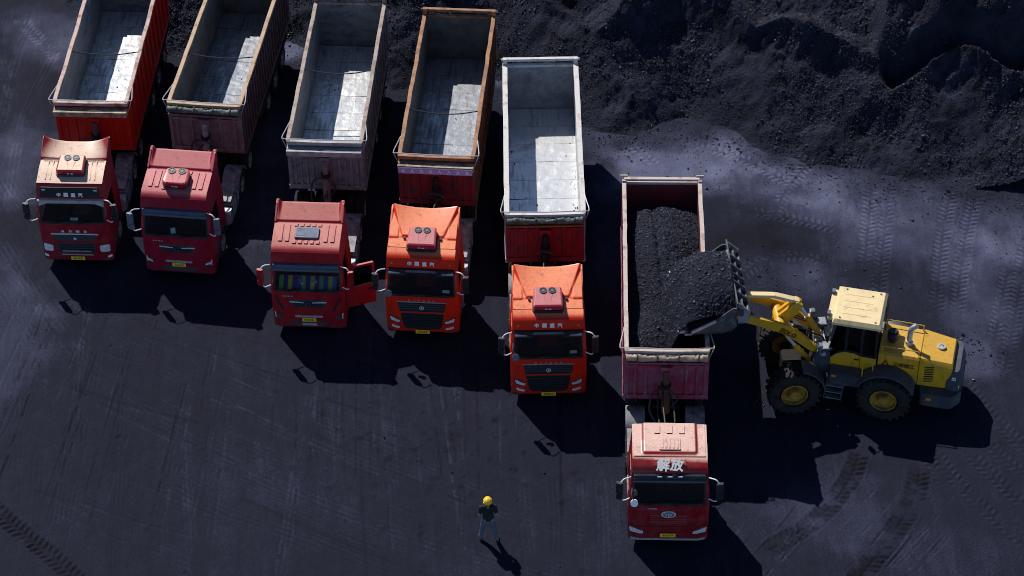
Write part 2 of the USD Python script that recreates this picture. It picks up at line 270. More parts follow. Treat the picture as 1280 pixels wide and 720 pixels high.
# lorry tracks (fine ribs), fanning out from the parked row and sweeping across the yard
_r = random.Random(5)
for x0, x1, y0, y1 in [(118, 62, 345, 720), (140, 70, 345, 725), (152, 140, 400, 730), (210, 205, 400, 725), (236, 236, 400, 690), (262, 250, 410, 690), (285, 330, 420, 600), (322, 372, 420, 620), (345, 420, 425, 640), (395, 350, 470, 730), (410, 386, 490, 600), (420, 398, 490, 640),
                       (455, 500, 500, 620), (520, 560, 500, 700), (545, 548, 500, 725), (578, 575, 500, 725), (640, 650, 500, 725), (655, 668, 590, 725), (690, 690, 590, 725), (728, 732, 590, 725), (750, 755, 590, 725), (770, 778, 590, 725), (100, 100, 350, 600), (80, 88, 520, 730), (45, 30, 560, 730), (160, 166, 560, 730), (30, 20, 330, 640), (232, 244, 500, 725)]:
    track([(x0, y0), ((x0 + x1) / 2 + _r.uniform(-4, 4), (y0 + y1) / 2), (x1, y1)], 'rib', w=_r.uniform(.2, .5), amp=_r.uniform(.7, 1.6), tone=_r.uniform(-.03, .05))
for y0, dx in [(455, 0), (478, 6), (500, -5), (522, 0), (545, 9), (566, 3), (590, 0), (425, 0), (615, -8)]:
    track([(-10, y0 - 260), (90, y0 - 110), (230, y0), (400, y0 + 75 + dx), (620, y0 + 160), (760, y0 + 200)], 'rib', w=_r.uniform(.25, .6), amp=_r.uniform(.6, 1.5), tone=_r.uniform(-.04, .03))
for x0, x1 in [(905, 960), (930, 1010), (1010, 950), (1120, 1150), (1210, 1120), (1180, 1090)]:
    track([(x0, 640), ((x0 + x1) / 2, 690), (x1, 735)], 'rib', w=.4, amp=1.0, tone=.03)
for pix in [[(10, 0), (0, 60), (20, 140)], [(60, 0), (25, 60), (0, 160)], [(72, 60), (30, 150), (10, 260)], [(0, 330), (60, 390), (110, 440)]]: track(pix, 'rib', w=.5, amp=1.4, tone=.06)
for k in range(120):
    if k < 70:
        x0 = _r.uniform(20, 780); y0_ = _r.uniform(350, 520); L_ = _r.uniform(60, 240); lean = (x0 - 420) / 900 + _r.uniform(-.08, .08) if x0 < 560 else _r.uniform(-.03, .05); track([(x0, y0_), (x0 + lean * L_ * .5 + _r.uniform(-2, 2), y0_ + L_ * .5), (x0 + lean * L_, y0_ + L_)], 'line', w=_r.uniform(.14, .2), amp=_r.uniform(.6, 1.6), tone=_r.choice([-.11, .06, .08, -.08]))
    elif k < 105:
        x0 = _r.uniform(-20, 420); y0_ = _r.uniform(360, 640); L_ = _r.uniform(80, 300); s_l = _r.uniform(.30, .48); track([(x0, y0_), (x0 + L_ * .5, y0_ + L_ * .5 * s_l + 4), (x0 + L_, y0_ + L_ * s_l)], 'line', w=_r.uniform(.14, .22), amp=_r.uniform(.6, 1.8), tone=_r.choice([-.10, .06, .09, -.05]))
    else:
        x0 = _r.uniform(900, 1260); y0_ = _r.uniform(600, 690); L_ = _r.uniform(60, 120); track([(x0, y0_), (x0 - L_ * .4, y0_ + L_ * .5), (x0 - L_ * .9, y0_ + L_)], 'line', w=.16, amp=1.0, tone=_r.choice([-.08, .08]))
# scuffs and boot prints round the walker, scattered clods
for k in range(110):
    u, v = (_r.gauss(560, 90), _r.gauss(560, 60)) if k < 95 else (_r.uniform(0, 1280), _r.uniform(430, 720))
    c = ground(u, v)[:2]; r_ = _r.uniform(.05, .15); a = _r.uniform(0, 3.14); w_ = np.flatnonzero((np.abs(_pts[:, 0] - c[0]) < .5) & (np.abs(_pts[:, 1] - c[1]) < .5)); d_ = _pts[w_] - c
    q = np.hypot((d_[:, 0] * math.cos(a) + d_[:, 1] * math.sin(a)) / (r_ * 1.5), (-d_[:, 0] * math.sin(a) + d_[:, 1] * math.cos(a)) / r_); g_ = np.exp(-q ** 2 * 1.6)
    GH.ravel()[_idx[w_]] += (-.018 * g_ + .006 * np.exp(-((q - 1.2) / .3) ** 2)) * (0.6 if k % 2 else 1.1); DUST.ravel()[_idx[w_]] -= 0.14 * g_
far_ = sm(16, 40, np.hypot(GX, GY)); GH *= 1 - far_
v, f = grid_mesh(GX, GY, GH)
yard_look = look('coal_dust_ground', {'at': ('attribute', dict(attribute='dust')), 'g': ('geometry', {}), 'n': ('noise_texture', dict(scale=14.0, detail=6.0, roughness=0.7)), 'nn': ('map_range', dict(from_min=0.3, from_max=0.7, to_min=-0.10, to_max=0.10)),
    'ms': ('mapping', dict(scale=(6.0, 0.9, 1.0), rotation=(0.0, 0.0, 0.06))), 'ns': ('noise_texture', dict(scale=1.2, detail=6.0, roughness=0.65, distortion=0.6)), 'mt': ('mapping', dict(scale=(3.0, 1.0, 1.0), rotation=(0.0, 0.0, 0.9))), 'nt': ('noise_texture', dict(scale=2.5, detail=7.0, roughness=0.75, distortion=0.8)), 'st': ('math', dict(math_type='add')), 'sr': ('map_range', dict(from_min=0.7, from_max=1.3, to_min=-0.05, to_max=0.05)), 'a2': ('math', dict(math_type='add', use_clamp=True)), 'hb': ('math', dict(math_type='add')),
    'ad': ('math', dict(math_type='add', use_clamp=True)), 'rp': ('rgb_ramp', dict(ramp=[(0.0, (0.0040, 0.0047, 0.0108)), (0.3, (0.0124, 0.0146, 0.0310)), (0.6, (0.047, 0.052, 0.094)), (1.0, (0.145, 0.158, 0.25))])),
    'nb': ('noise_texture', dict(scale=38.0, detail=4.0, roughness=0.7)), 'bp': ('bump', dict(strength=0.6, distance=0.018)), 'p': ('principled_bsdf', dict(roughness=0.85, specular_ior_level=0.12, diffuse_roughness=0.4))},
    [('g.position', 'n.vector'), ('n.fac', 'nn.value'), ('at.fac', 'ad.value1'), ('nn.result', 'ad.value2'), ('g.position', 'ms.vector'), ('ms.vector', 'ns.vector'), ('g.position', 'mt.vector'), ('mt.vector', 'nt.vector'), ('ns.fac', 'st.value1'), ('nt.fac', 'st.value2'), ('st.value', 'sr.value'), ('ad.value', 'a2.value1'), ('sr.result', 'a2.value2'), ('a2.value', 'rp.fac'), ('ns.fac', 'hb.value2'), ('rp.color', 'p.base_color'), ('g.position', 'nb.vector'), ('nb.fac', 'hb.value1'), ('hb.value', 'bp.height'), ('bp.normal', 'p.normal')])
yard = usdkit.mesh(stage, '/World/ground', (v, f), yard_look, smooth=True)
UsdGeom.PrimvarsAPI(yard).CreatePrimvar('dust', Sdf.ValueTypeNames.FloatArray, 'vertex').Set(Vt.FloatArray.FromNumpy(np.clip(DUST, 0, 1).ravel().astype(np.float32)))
tag(yard.GetPrim(), 'dark coal dust yard marked with tyre tracks and boot prints', kind='structure')
def ground_h(x, y):
    i = np.clip(np.searchsorted(gx, x), 0, len(gx) - 1); j = np.clip(np.searchsorted(gy, y), 0, len(gy) - 1); return GH[j, i]

# ------------------------------------------------------------------ coal heap
toe = P2([(-140, -60), (60, -12), (120, 40), (200, 74), (300, 60), (345, 48), (420, 80), (490, 118), (560, 110), (615, 92), (680, 140), (720, 158), (790, 172), (850, 146), (920, 172), (990, 204), (1080, 218), (1200, 232), (1290, 252), (1480, 290)])
HX, HY = np.meshgrid(np.arange(-24, 25.01, 0.045), np.arange(5.5, 25.01, 0.045))
_tx = np.arange(-30, 31, .05); _ty = np.interp(_tx, toe[:, 0], toe[:, 1]); _k = np.exp(-np.linspace(-2.5, 2.5, 61) ** 2); _ty = np.convolve(np.pad(_ty, 30, 'edge'), _k / _k.sum(), 'valid'); toe = np.stack([_tx, _ty], 1)
d0 = HY - np.interp(HX, toe[:, 0], toe[:, 1]) + 1.0 * (F3(HX, HY, 0.9, 5, 41) - 0.5)
HH = np.minimum(0.52 * d0, 3.2 + 0.12 * d0)
CONES = []
def cone(u, v, z, k, r=0.5):
    global HH
    c = ground(u, v, z); rr = np.hypot((HX - c[0]) * (1 + .12 * (F3(HX, HY, .3, 2, int(u)) - .5)), HY - c[1]); t = z + r * k * .4 - k * np.sqrt(rr ** 2 + r * r)
    t += 0.3 * (F3(HX, HY, 0.7, 3, int(u + v)) - 0.5); a = 0.06; HH = np.maximum(HH, t) + 0 * a
for c_ in [(1010, 20, 3.9, .62, 1.1), (930, 60, 2.6, .66, .6), (1160, 118, 2.3, .62, 1.0), (1215, 20, 4.6, .8, .8), (1080, 60, 3.3, .7, .6), (800, 10, 3.4, .72, .3), (752, 40, 2.4, .66, .5), (690, 20, 3.0, .62, .6), (600, -20, 4.0, .62, .8), (470, -10, 3.4, .66, .6), (340, -30, 2.6, .66, .6), (250, -40, 2.8, .6, .6), (1290, 150, 1.6, .6, .5), (858, -40, 4.6, .75, .4)]: cone(*c_)
# gullies and slumps down the face, and a steep cut below the upper bench on the right
def gully(pix, w, dep):
    global HH
    pl = curve(np.array([ground(u, v, z)[:2] for u, v, z in pix]), 120); d, k = cKDTree(pl).query(np.stack([HX.ravel(), HY.ravel()], 1), distance_upper_bound=w * 2.2); d = np.where(np.isfinite(d), d, 9).reshape(HX.shape)
    HH = HH - dep * np.exp(-(d / w) ** 2) * (0.6 + 0.8 * F3(HX, HY, 1.5, 3, int(pix[0][0])))
for g_ in [([(800, 5, 3), (797, 40, 2.4), (788, 85, 1.2)], .13, .30), ([(836, 15, 3), (832, 50, 2.2), (822, 80, 1.5)], .12, .26), ([(918, 5, 3.4), (900, 50, 2.4), (876, 90, 1.4), (850, 135, .4)], .26, .55), ([(770, 60, 1.8), (762, 100, 1)], .1, .2), ([(872, 0, 4), (868, 30, 3)], .5, .6), ([(700, 10, 3), (690, 60, 2)], .2, .3), ([(1020, 110, 2), (1018, 150, 1.2), (1015, 175, .5)], .22, .3), ([(1092, 90, 2.5), (1095, 140, 1.5), (1088, 190, .5)], .2, .3), ([(925, 100, 1.8), (930, 125, 1.2)], .25, .25), ([(1230, 120, 2), (1225, 180, 1), (1215, 225, .3)], .3, .35)]: gully(*g_)
bx, by = ground(1170, 62, 2.6)[:2]; cut = sm(-2.3, -1.6, HX - bx + .5 * (F3(HX, HY, .8, 3, 77) - .5)) * (1 - sm(3.4, 4.6, HX - bx)); ydd = HY - by - .25 * np.sin(HX * 1.7) - .5 * (F3(HX, HY, 1.1, 4, 78) - .5)
HH = np.where((ydd > -1.9) & (ydd < 2.6), HH + cut * (1.9 * sm(-0.15, 0.55, ydd) * (1 - sm(1.3, 2.6, ydd)) - 1.2 * (1 - sm(-.2, .25, ydd)) * sm(-1.9, -.3, ydd)), HH)
pos = np.stack([HX, HY, HH], -1)
rough_ = F3(HX, HY, 4.0, 4, 51) - 0.5; HH = HH + 0.08 * rough_ + 0.62 * (F3(HX, HY, .42, 3, 57) - .5) * sm(0, 2.5, d0) + 0.22 * (np.abs(F3(HX + .35 * HY, HY * .35, .8, 3, 58) - .5) * 2 - .3) * sm(.3, 2.5, d0) + 0.09 * (np.abs(F3(HX, HY, 8.0, 3, 61) - .5) * 2 - .4)
_dp = np.maximum(d0, 0); HH = np.minimum(HH, 0.72 * _dp * _dp / (_dp + .45) + .55 * np.maximum(d0 - 3.2, 0) + 0.03 * sm(0, .4, d0) - .01); HH = np.where(d0 < -.6, -0.25, np.maximum(HH, -0.25)); HH = np.where(d0 < 0, np.minimum(HH, -0.02 + 0.55 * (d0 + .0)), HH)
v, f = grid_mesh(HX, HY, HH); keep = (v[f][:, :, 2].max(1) > -0.12); f = f[keep]; used = np.unique(f); rem = np.full(len(v), -1); rem[used] = np.arange(len(used))
def coal_look(name, c, spread=0.6, rough=0.5):
    return look(name, {'g': ('geometry', {}), 'oi': ('object_info', {}), 'n': ('noise_texture', dict(scale=1.1, detail=7.0, roughness=0.7)), 'r': ('map_range', dict(from_min=0.3, from_max=0.7, to_min=1 - spread, to_max=1 + spread)), 'cm': ('mix_color', dict(blend_type='multiply', fac=1.0, a=c)), 'cc': ('combine_xyz', {}),
        'v': ('voronoi_texture', dict(scale=14.0, detail=2.0)), 'nb': ('noise_texture', dict(scale=30.0, detail=5.0, roughness=0.75)), 'bm': ('math', dict(math_type='add')), 'bp': ('bump', dict(strength=0.7, distance=0.03)), 'p': ('principled_bsdf', dict(roughness=rough, specular_ior_level=0.10))},
        [('g.position', 'n.vector'), ('n.fac', 'r.value'), ('r.result', 'cc.x'), ('r.result', 'cc.y'), ('r.result', 'cc.z'), ('cc.vector', 'cm.b'), ('cm.result', 'p.base_color'), ('g.position', 'v.vector'), ('g.position', 'nb.vector'), ('v.distance', 'bm.value1'), ('nb.fac', 'bm.value2'), ('bm.value', 'bp.height'), ('bp.normal', 'p.normal')])
M['coal'] = coal_look('heap_coal', (0.0140, 0.0165, 0.0310), .7, .8); M['coal2'] = coal_look('load_coal', (0.0125, 0.0142, 0.0235), 0.4, .8)
M['lump'] = look('coal_lump', {'oi': ('object_info', {}), 'm': ('mix_color', dict(a=(0.007, 0.008, 0.014), b=(0.046, 0.052, 0.086))), 'p': ('principled_bsdf', dict(roughness=0.42, specular_ior_level=0.28))}, [('oi.random', 'm.fac'), ('m.result', 'p.base_color')])
heap = usdkit.mesh(stage, '/World/coal_heap', (v[used], rem[f]), M['coal'], smooth=True)
tag(heap.GetPrim(), 'long black coal heap with gullies and a steep cut behind the lorries', 'coal heap', kind='stuff')

def lumps(name, label, P, S, cat='coal lumps'):
    pi = UsdGeom.PointInstancer.Define(stage, f'/World/{name}'); rels = []
    for k in range(5):
        m = trimesh.creation.icosphere(1, 1.0); r2 = np.random.default_rng(100 + k); m.vertices *= (1 + .28 * (r2.random((len(m.vertices), 1)) - .5) * 2) * r2.uniform(.6, 1.1, 3)
        usdkit.mesh(stage, f'/World/{name}/lump_shape' + (f'_{k:03d}' if k else ''), m, M['lump']); rels.append(f'/World/{name}/lump_shape' + (f'_{k:03d}' if k else ''))
    pi.CreatePrototypesRel().SetTargets([Sdf.Path(r) for r in rels]); n = len(P); r2 = np.random.default_rng(n)
    pi.CreateProtoIndicesAttr(Vt.IntArray.FromNumpy(r2.integers(0, 5, n).astype(np.int32))); pi.CreatePositionsAttr(Vt.Vec3fArray.FromNumpy(np.asarray(P, np.float32)))
    pi.CreateScalesAttr(Vt.Vec3fArray.FromNumpy(np.repeat(np.asarray(S, np.float32)[:, None], 3, 1) * r2.uniform(.75, 1.25, (n, 3)).astype(np.float32)))
    q = r2.normal(size=(n, 4)); q /= np.linalg.norm(q, axis=1, keepdims=True); pi.CreateOrientationsAttr(Vt.QuathArray([Gf.Quath(float(a), float(b), float(c), float(d)) for a, b, c, d in q]))
    return tag(pi.GetPrim(), label, cat, kind='stuff')
hok = np.flatnonzero(((d0 > -.1) & (HX > -22) & (HX < 22) & (HY < 21)).ravel()); dens = np.clip((F3(HX, HY, .45, 4, 91) - .36) * 4, 0.10, 1).ravel()[hok] * np.where(HX.ravel()[hok] > 3.5, 1.0, .55)
sel = rng.choice(hok, 150000, p=dens / dens.sum()); jit = rng.uniform(-.03, .03, (len(sel), 2)); S = np.clip(rng.lognormal(-4.12, .42, len(sel)), .009, .06)
lumps('heap_lumps', 'loose coal lumps strewn over the slope of the heap', np.c_[HX.ravel()[sel] + jit[:, 0], HY.ravel()[sel] + jit[:, 1], HH.ravel()[sel] + S * .25], S)
P, S = [], []
for k in range(5200):
    t = rng.random(); x = rng.uniform(-16, 21) if k > 2600 else rng.uniform(1, 20); y = np.interp(x, toe[:, 0], toe[:, 1]) - abs(rng.normal(0, .75 if k % 4 else 2.6)); s = float(np.clip(rng.lognormal(-4.25, .5), .008, .06)); P.append((x, y, ground_h(x, y) + s * .3)); S.append(s)
for u, v_, n, sp in [(1215, 440, 260, .8), (960, 500, 130, .3), (890, 190, 120, 1.5), (1010, 350, 120, 1.2), (600, 600, 60, 3.0), (960, 340, 90, .7)]:
    c = ground(u, v_)
    for k in range(n): x, y = rng.normal(c[0], sp), rng.normal(c[1], sp); s = float(np.clip(rng.lognormal(-4.1, .45), .01, .07)); P.append((x, y, ground_h(x, y) + s * .3)); S.append(s)
lumps('scattered_lumps', 'small coal lumps scattered on the yard in front of the heap', P, np.array(S))

# ------------------------------------------------------------------ wheels
def tyre_mesh(R, w, lugs=0, deep=0.03):
    h = w / 2; prof = [(R * .56, -h * .8), (R * .62, -h), (R * .86, -h), (R * .96, -h * .92), (R, -h * .72)] + ([(R, -h * .28), (R - .012, -h * .26), (R - .012, -h * .2), (R, -h * .18), (R, h * .18), (R - .012, h * .2), (R - .012, h * .26), (R, h * .28)] if not lugs else []) + [(R, h * .72), (R * .96, h * .92), (R * .86, h), (R * .62, h), (R * .56, h * .8), (R * .56, -h * .8)]
    m = trimesh.creation.revolve(prof, sections=40); b = B().add(m)
    for k in range(lugs):
        for s in (-1, 1):
            a = 2 * np.pi * (k + .5 * (s > 0)) / lugs; q = cbox(deep * 1.6, h * .95, R * .13, .012); q.apply_transform(trimesh.transformations.euler_matrix(s * .5, 0, 0)); q.apply_translation([0, 0, 0])
            T = np.eye(4); T[:3, :3] = [[math.cos(a), 0, -math.sin(a)], [math.sin(a), 0, math.cos(a)], [0, 1, 0]]; T = np.array([[math.cos(a), 0, -math.sin(a), 0], [math.sin(a), 0, math.cos(a), 0], [0, 1, 0, 0], [0, 0, 0, 1]], float)
            q.apply_translation([R + deep * .2, s * h * .5, 0]); b.add(q, T)
    return b.mesh()
def lay(m, c, out=1):
    """A wheel modelled about z laid on its axle: its outer face (+z) towards out * x."""
    T = np.array([[0, 0, out, c[0]], [0, 1, 0, c[1]], [-out, 0, 0, c[2]], [0, 0, 0, 1]], float); q = m.copy(); q.apply_transform(T); return q
def rim_mesh(R, w, dish=0.06, bolts=10, hub=0.3):
    b = B(); h = w / 2
    b.add(trimesh.creation.revolve([(R * .98, -h * .75), (R * 1.0, h * .96), (R * .93, h * .98), (R * .86, h - dish), (R * .5, h - dish * 1.4), (R * hub, h - dish * .5), (R * hub * .8, h + .0), (0, h + .005), (0, h - dish * 2), (R * .6, h - dish * 2), (R * .9, -h * .7), (R * .98, -h * .75)], sections=28))
    for k in range(bolts):
        a = 2 * np.pi * k / bolts; b.cyl((R * .5 * math.cos(a), R * .5 * math.sin(a), h - dish * 1.5), (R * .5 * math.cos(a), R * .5 * math.sin(a), h - dish * 1.5 + .05), R * .055, 6)
    return b.mesh()
TY = tyre_mesh(.52, .30); RM = rim_mesh(.29, .30)
def wheel(root, c, out, mat_r='hub', tm=None, rm=None):
    w = part(root, 'wheel', lay(TY if tm is None else tm, c, out), M['rubber'], smooth=35); part(w, 'rim', lay(RM if rm is None else rm, c, out), M[mat_r], smooth=35)

# ------------------------------------------------------------------ lorry cab
class Cab:
    """Body from a side profile, a front outline and a plan; panels are cut from thin offset skins of it."""
    def __init__(s, roof, ws, hw=1.19, hr=1.09):
        s.ws = ws
        s.side = csec([(roof[-1][0], .75), (.06, .30), (0, .36), (-.01, .9), (0, 1.4)] + ws + roof)
        zt = max(r[1] for r in roof); s.front = rounded([(-hw + .02, .25), (hw - .02, .25), (hw, .9), (hw, 1.9), (hr, zt - .25), (hr, zt + .3), (-hr, zt + .3), (-hr, zt - .25), (-hw, 1.9), (-hw, .9)], .05)
        s.front2 = s.front; s.plan = rounded([(-hw - .03, 2.1), (-hw - .03, .10), (-hw * .62, -.03), (hw * .62, -.03), (hw + .03, .10), (hw + .03, 2.1)], .20); s.c = {}; s.zt = zt
    def shell(s, d=0.0):
        if d not in s.c:
            o = lambda q: q.offset(d, m3.JoinType.Round, 2.0, 24) if d else q
            s.c[d] = ex(o(s.side), 'x', -2, 2) ^ ex(o(s.front), 'y', -1, 3) ^ ex(o(s.plan), 'z', -1, 5)
        return s.c[d]
    def skin(s, poly, out, inn, y1=.95, r=0.0):
        c = rounded(poly, r) if r else csec(poly); return (s.shell(out) - s.shell(-inn)) ^ ex(c, 'y', -1, y1)
    def flank(s, poly, side, out, inn, r=0.0):
        c = rounded(poly, r) if r else csec(poly); return (s.shell(out) - s.shell(-inn)) ^ (ex(c, 'x', .6, 2) if side > 0 else ex(c, 'x', -2, -.6))

def roof_skin(fz, y0, y1, hw, base, n=(64, 44)):
    """A solid roof fairing: top z = fz(x, y), closed down to base(y)."""
    X, Y = np.meshgrid(np.linspace(-hw, hw, n[0]), np.linspace(y0, y1, n[1])); Z = np.maximum(fz(X, Y), base(Y) - .05)
    v, f = grid_mesh(X, Y, Z); k = len(v); vb, fb = grid_mesh(X, Y, np.broadcast_to(base(Y) - .12, Z.shape)); ny, nx = X.shape
    ring = np.r_[np.arange(nx), np.arange(1, ny) * nx + nx - 1, (ny - 1) * nx + np.arange(nx - 2, -1, -1), np.arange(ny - 2, 0, -1) * nx]; r2 = np.roll(ring, -1)
    side = np.vstack([np.c_[ring, ring + k, r2 + k], np.c_[ring, r2 + k, r2]]); return trimesh.Trimesh(np.vstack([v, vb]), np.vstack([f, fb[:, ::-1] + k, side]), process=False)

def mirror(root, s, z, mats, arm='grey', y=.02):
    a = B().tube(curve([(s * 1.13, y + .06, z + .42), (s * 1.32, y - .06, z + .46), (s * 1.42, y - .10, z + .36)], 8), .018, 6).tube(curve([(s * 1.15, y + .02, z - .42), (s * 1.33, y - .08, z - .42), (s * 1.42, y - .10, z - .32)], 8), .018, 6)
    m = part(root, 'mirror', B().box((s * 1.45, y - .08, z + .10), (.20, .10, .44), .04, rz=s * .25).box((s * 1.45, y - .08, z - .24), (.20, .10, .20), .035, rz=s * .25), mats, smooth=30)
    part(m, 'mirror_arm', a, M[arm], smooth=40); part(m, 'mirror_glass', B().box((s * 1.45 + s * .012, y - .025, z + .10), (.16, .012, .38), .004, rz=s * .25).box((s * 1.45 + s * .012, y - .025, z - .24), (.16, .012, .15), .004, rz=s * .25), M['chrome'])

def seats_and_dash(root, cab):
    part(root, 'dashboard', B().box((0, .42, 1.52), (2.0, .46, .5), .08), M['black'], smooth=30)
    for x in (-.58, .58):
        s = part(root, 'seat', B().box((x, 1.2, 1.42), (.5, .5, .2), .06).box((x, 1.48, 1.85), (.48, .16, .75), .06, rx=-.12), M['seat'], smooth=30); part(s, 'headrest', B().box((x, 1.55, 2.32), (.28, .12, .2), .05), M['seat'], smooth=30)
    t = trimesh.creation.torus(.21, .018, 28, 8); t.apply_transform(trimesh.transformations.euler_matrix(.9, 0, 0)); t.apply_translation((.56, .80, 1.82))
    w = part(root, 'steering_wheel', B().add(t).bar((.36, .80, 1.82), (.76, .80, 1.82), .03, .02), M['black'], smooth=40); part(w, 'steering_column', B().cyl((.56, .80, 1.82), (.56, .55, 1.5), .035, 10), M['black'])

def fan_box(root, x, y, z, size, mat, slope, rimmat, fans=.12, sep=.14, round_=False):
    sx, sy, sz = size; R = trimesh.transformations.euler_matrix(slope, 0, 0); T = trimesh.transformations.translation_matrix((x, y, z))
    c = rounded([(-sx / 2, -sy / 2), (sx / 2, -sy / 2), (sx * .47, sy / 2), (-sx * .47, sy / 2)], .16 if round_ else .07); b = ex(c, 'z', -.1, sz); top = ex(c.offset(-.05, m3.JoinType.Round, 2, 24), 'z', sz - .02, sz + .03)
    body = as_tm(m3.Manifold.hull(b + top)); u = part(root, 'roof_unit', B().add(body, T @ R), mat, smooth=40, label='rounded cooler unit with two dark round fans on the cab roof')
    part(u, 'unit_seal', B().add(ex(c.offset(.03, m3.JoinType.Round, 2, 24), 'z', -.09, .035), T @ R), rimmat)
    for s in (-1, 1):
        fy = sy * .28
        fr = part(u, 'fan_ring', B().add(trimesh.creation.annulus(fans * .78, fans, .03, sections=28), T @ R @ trimesh.transformations.translation_matrix((s * sep, fy, sz + .04))), M['black'], smooth=40)
        fb = B().cyl((s * sep, fy, sz + .03), (s * sep, fy, sz + .055), fans * .35, 14)
        for k in range(8): a = k * np.pi / 4; fb.bar((s * sep, fy, sz + .042), (s * sep + fans * .8 * math.cos(a), fy + fans * .8 * math.sin(a), sz + .042), fans * .16, .012, .002)
        part(u, 'fan', B().add(fb.mesh(), T @ R), M['grey']); part(u, 'fan_well', B().add(trimesh.creation.cylinder(fans * .8, .02, sections=24), T @ R @ trimesh.transformations.translation_matrix((s * sep, fy, sz + .027))), M['black'])
    for s in (-1, 1): part(u, 'moulded_rib', B().add(B().bar((s * .07, -sy * .38, sz + .022), (s * .13, sy * .08, sz + .037), .02, .018, .004).mesh(), T @ R), mat)
    part(u, 'unit_badge', B().add(B().box((-.06, -sy * .5 - .004, sz * .42), (.07, .012, .03), .004).box((.06, -sy * .5 - .004, sz * .42), (.09, .012, .03), .004).mesh(), T @ R), M['white'])

def number_plate(root, z, y=-.045, txt='48275'):
    p = part(root, 'number_plate', B().box((0, y, z), (.46, .015, .15), .004), M['plate']); part(p, 'plate_characters', onto(lettering(txt, .075, .004, 3, False, 1.06), (0.0, y - .008, z), (1, 0, 0), (0, 0, 1)), M['ink'])

def wipers(root, cab, z):
    w = cab.ws; y0, z0 = w[0]
    for x0, x1 in ((-.75, -.15), (.12, .72)):
        p = np.array((x0, y0 - .05, z0 + .02)); q = np.array((x1, y0 - .02, z0 + .10)); k = part(root, 'wiper', B().bar(p, q, .018, .018, .004).bar((x1 - .35, y0 - .04, z0 + .07), (x1 + .25, y0 - .02, z0 + .115), .014, .012, .003), M['black'])

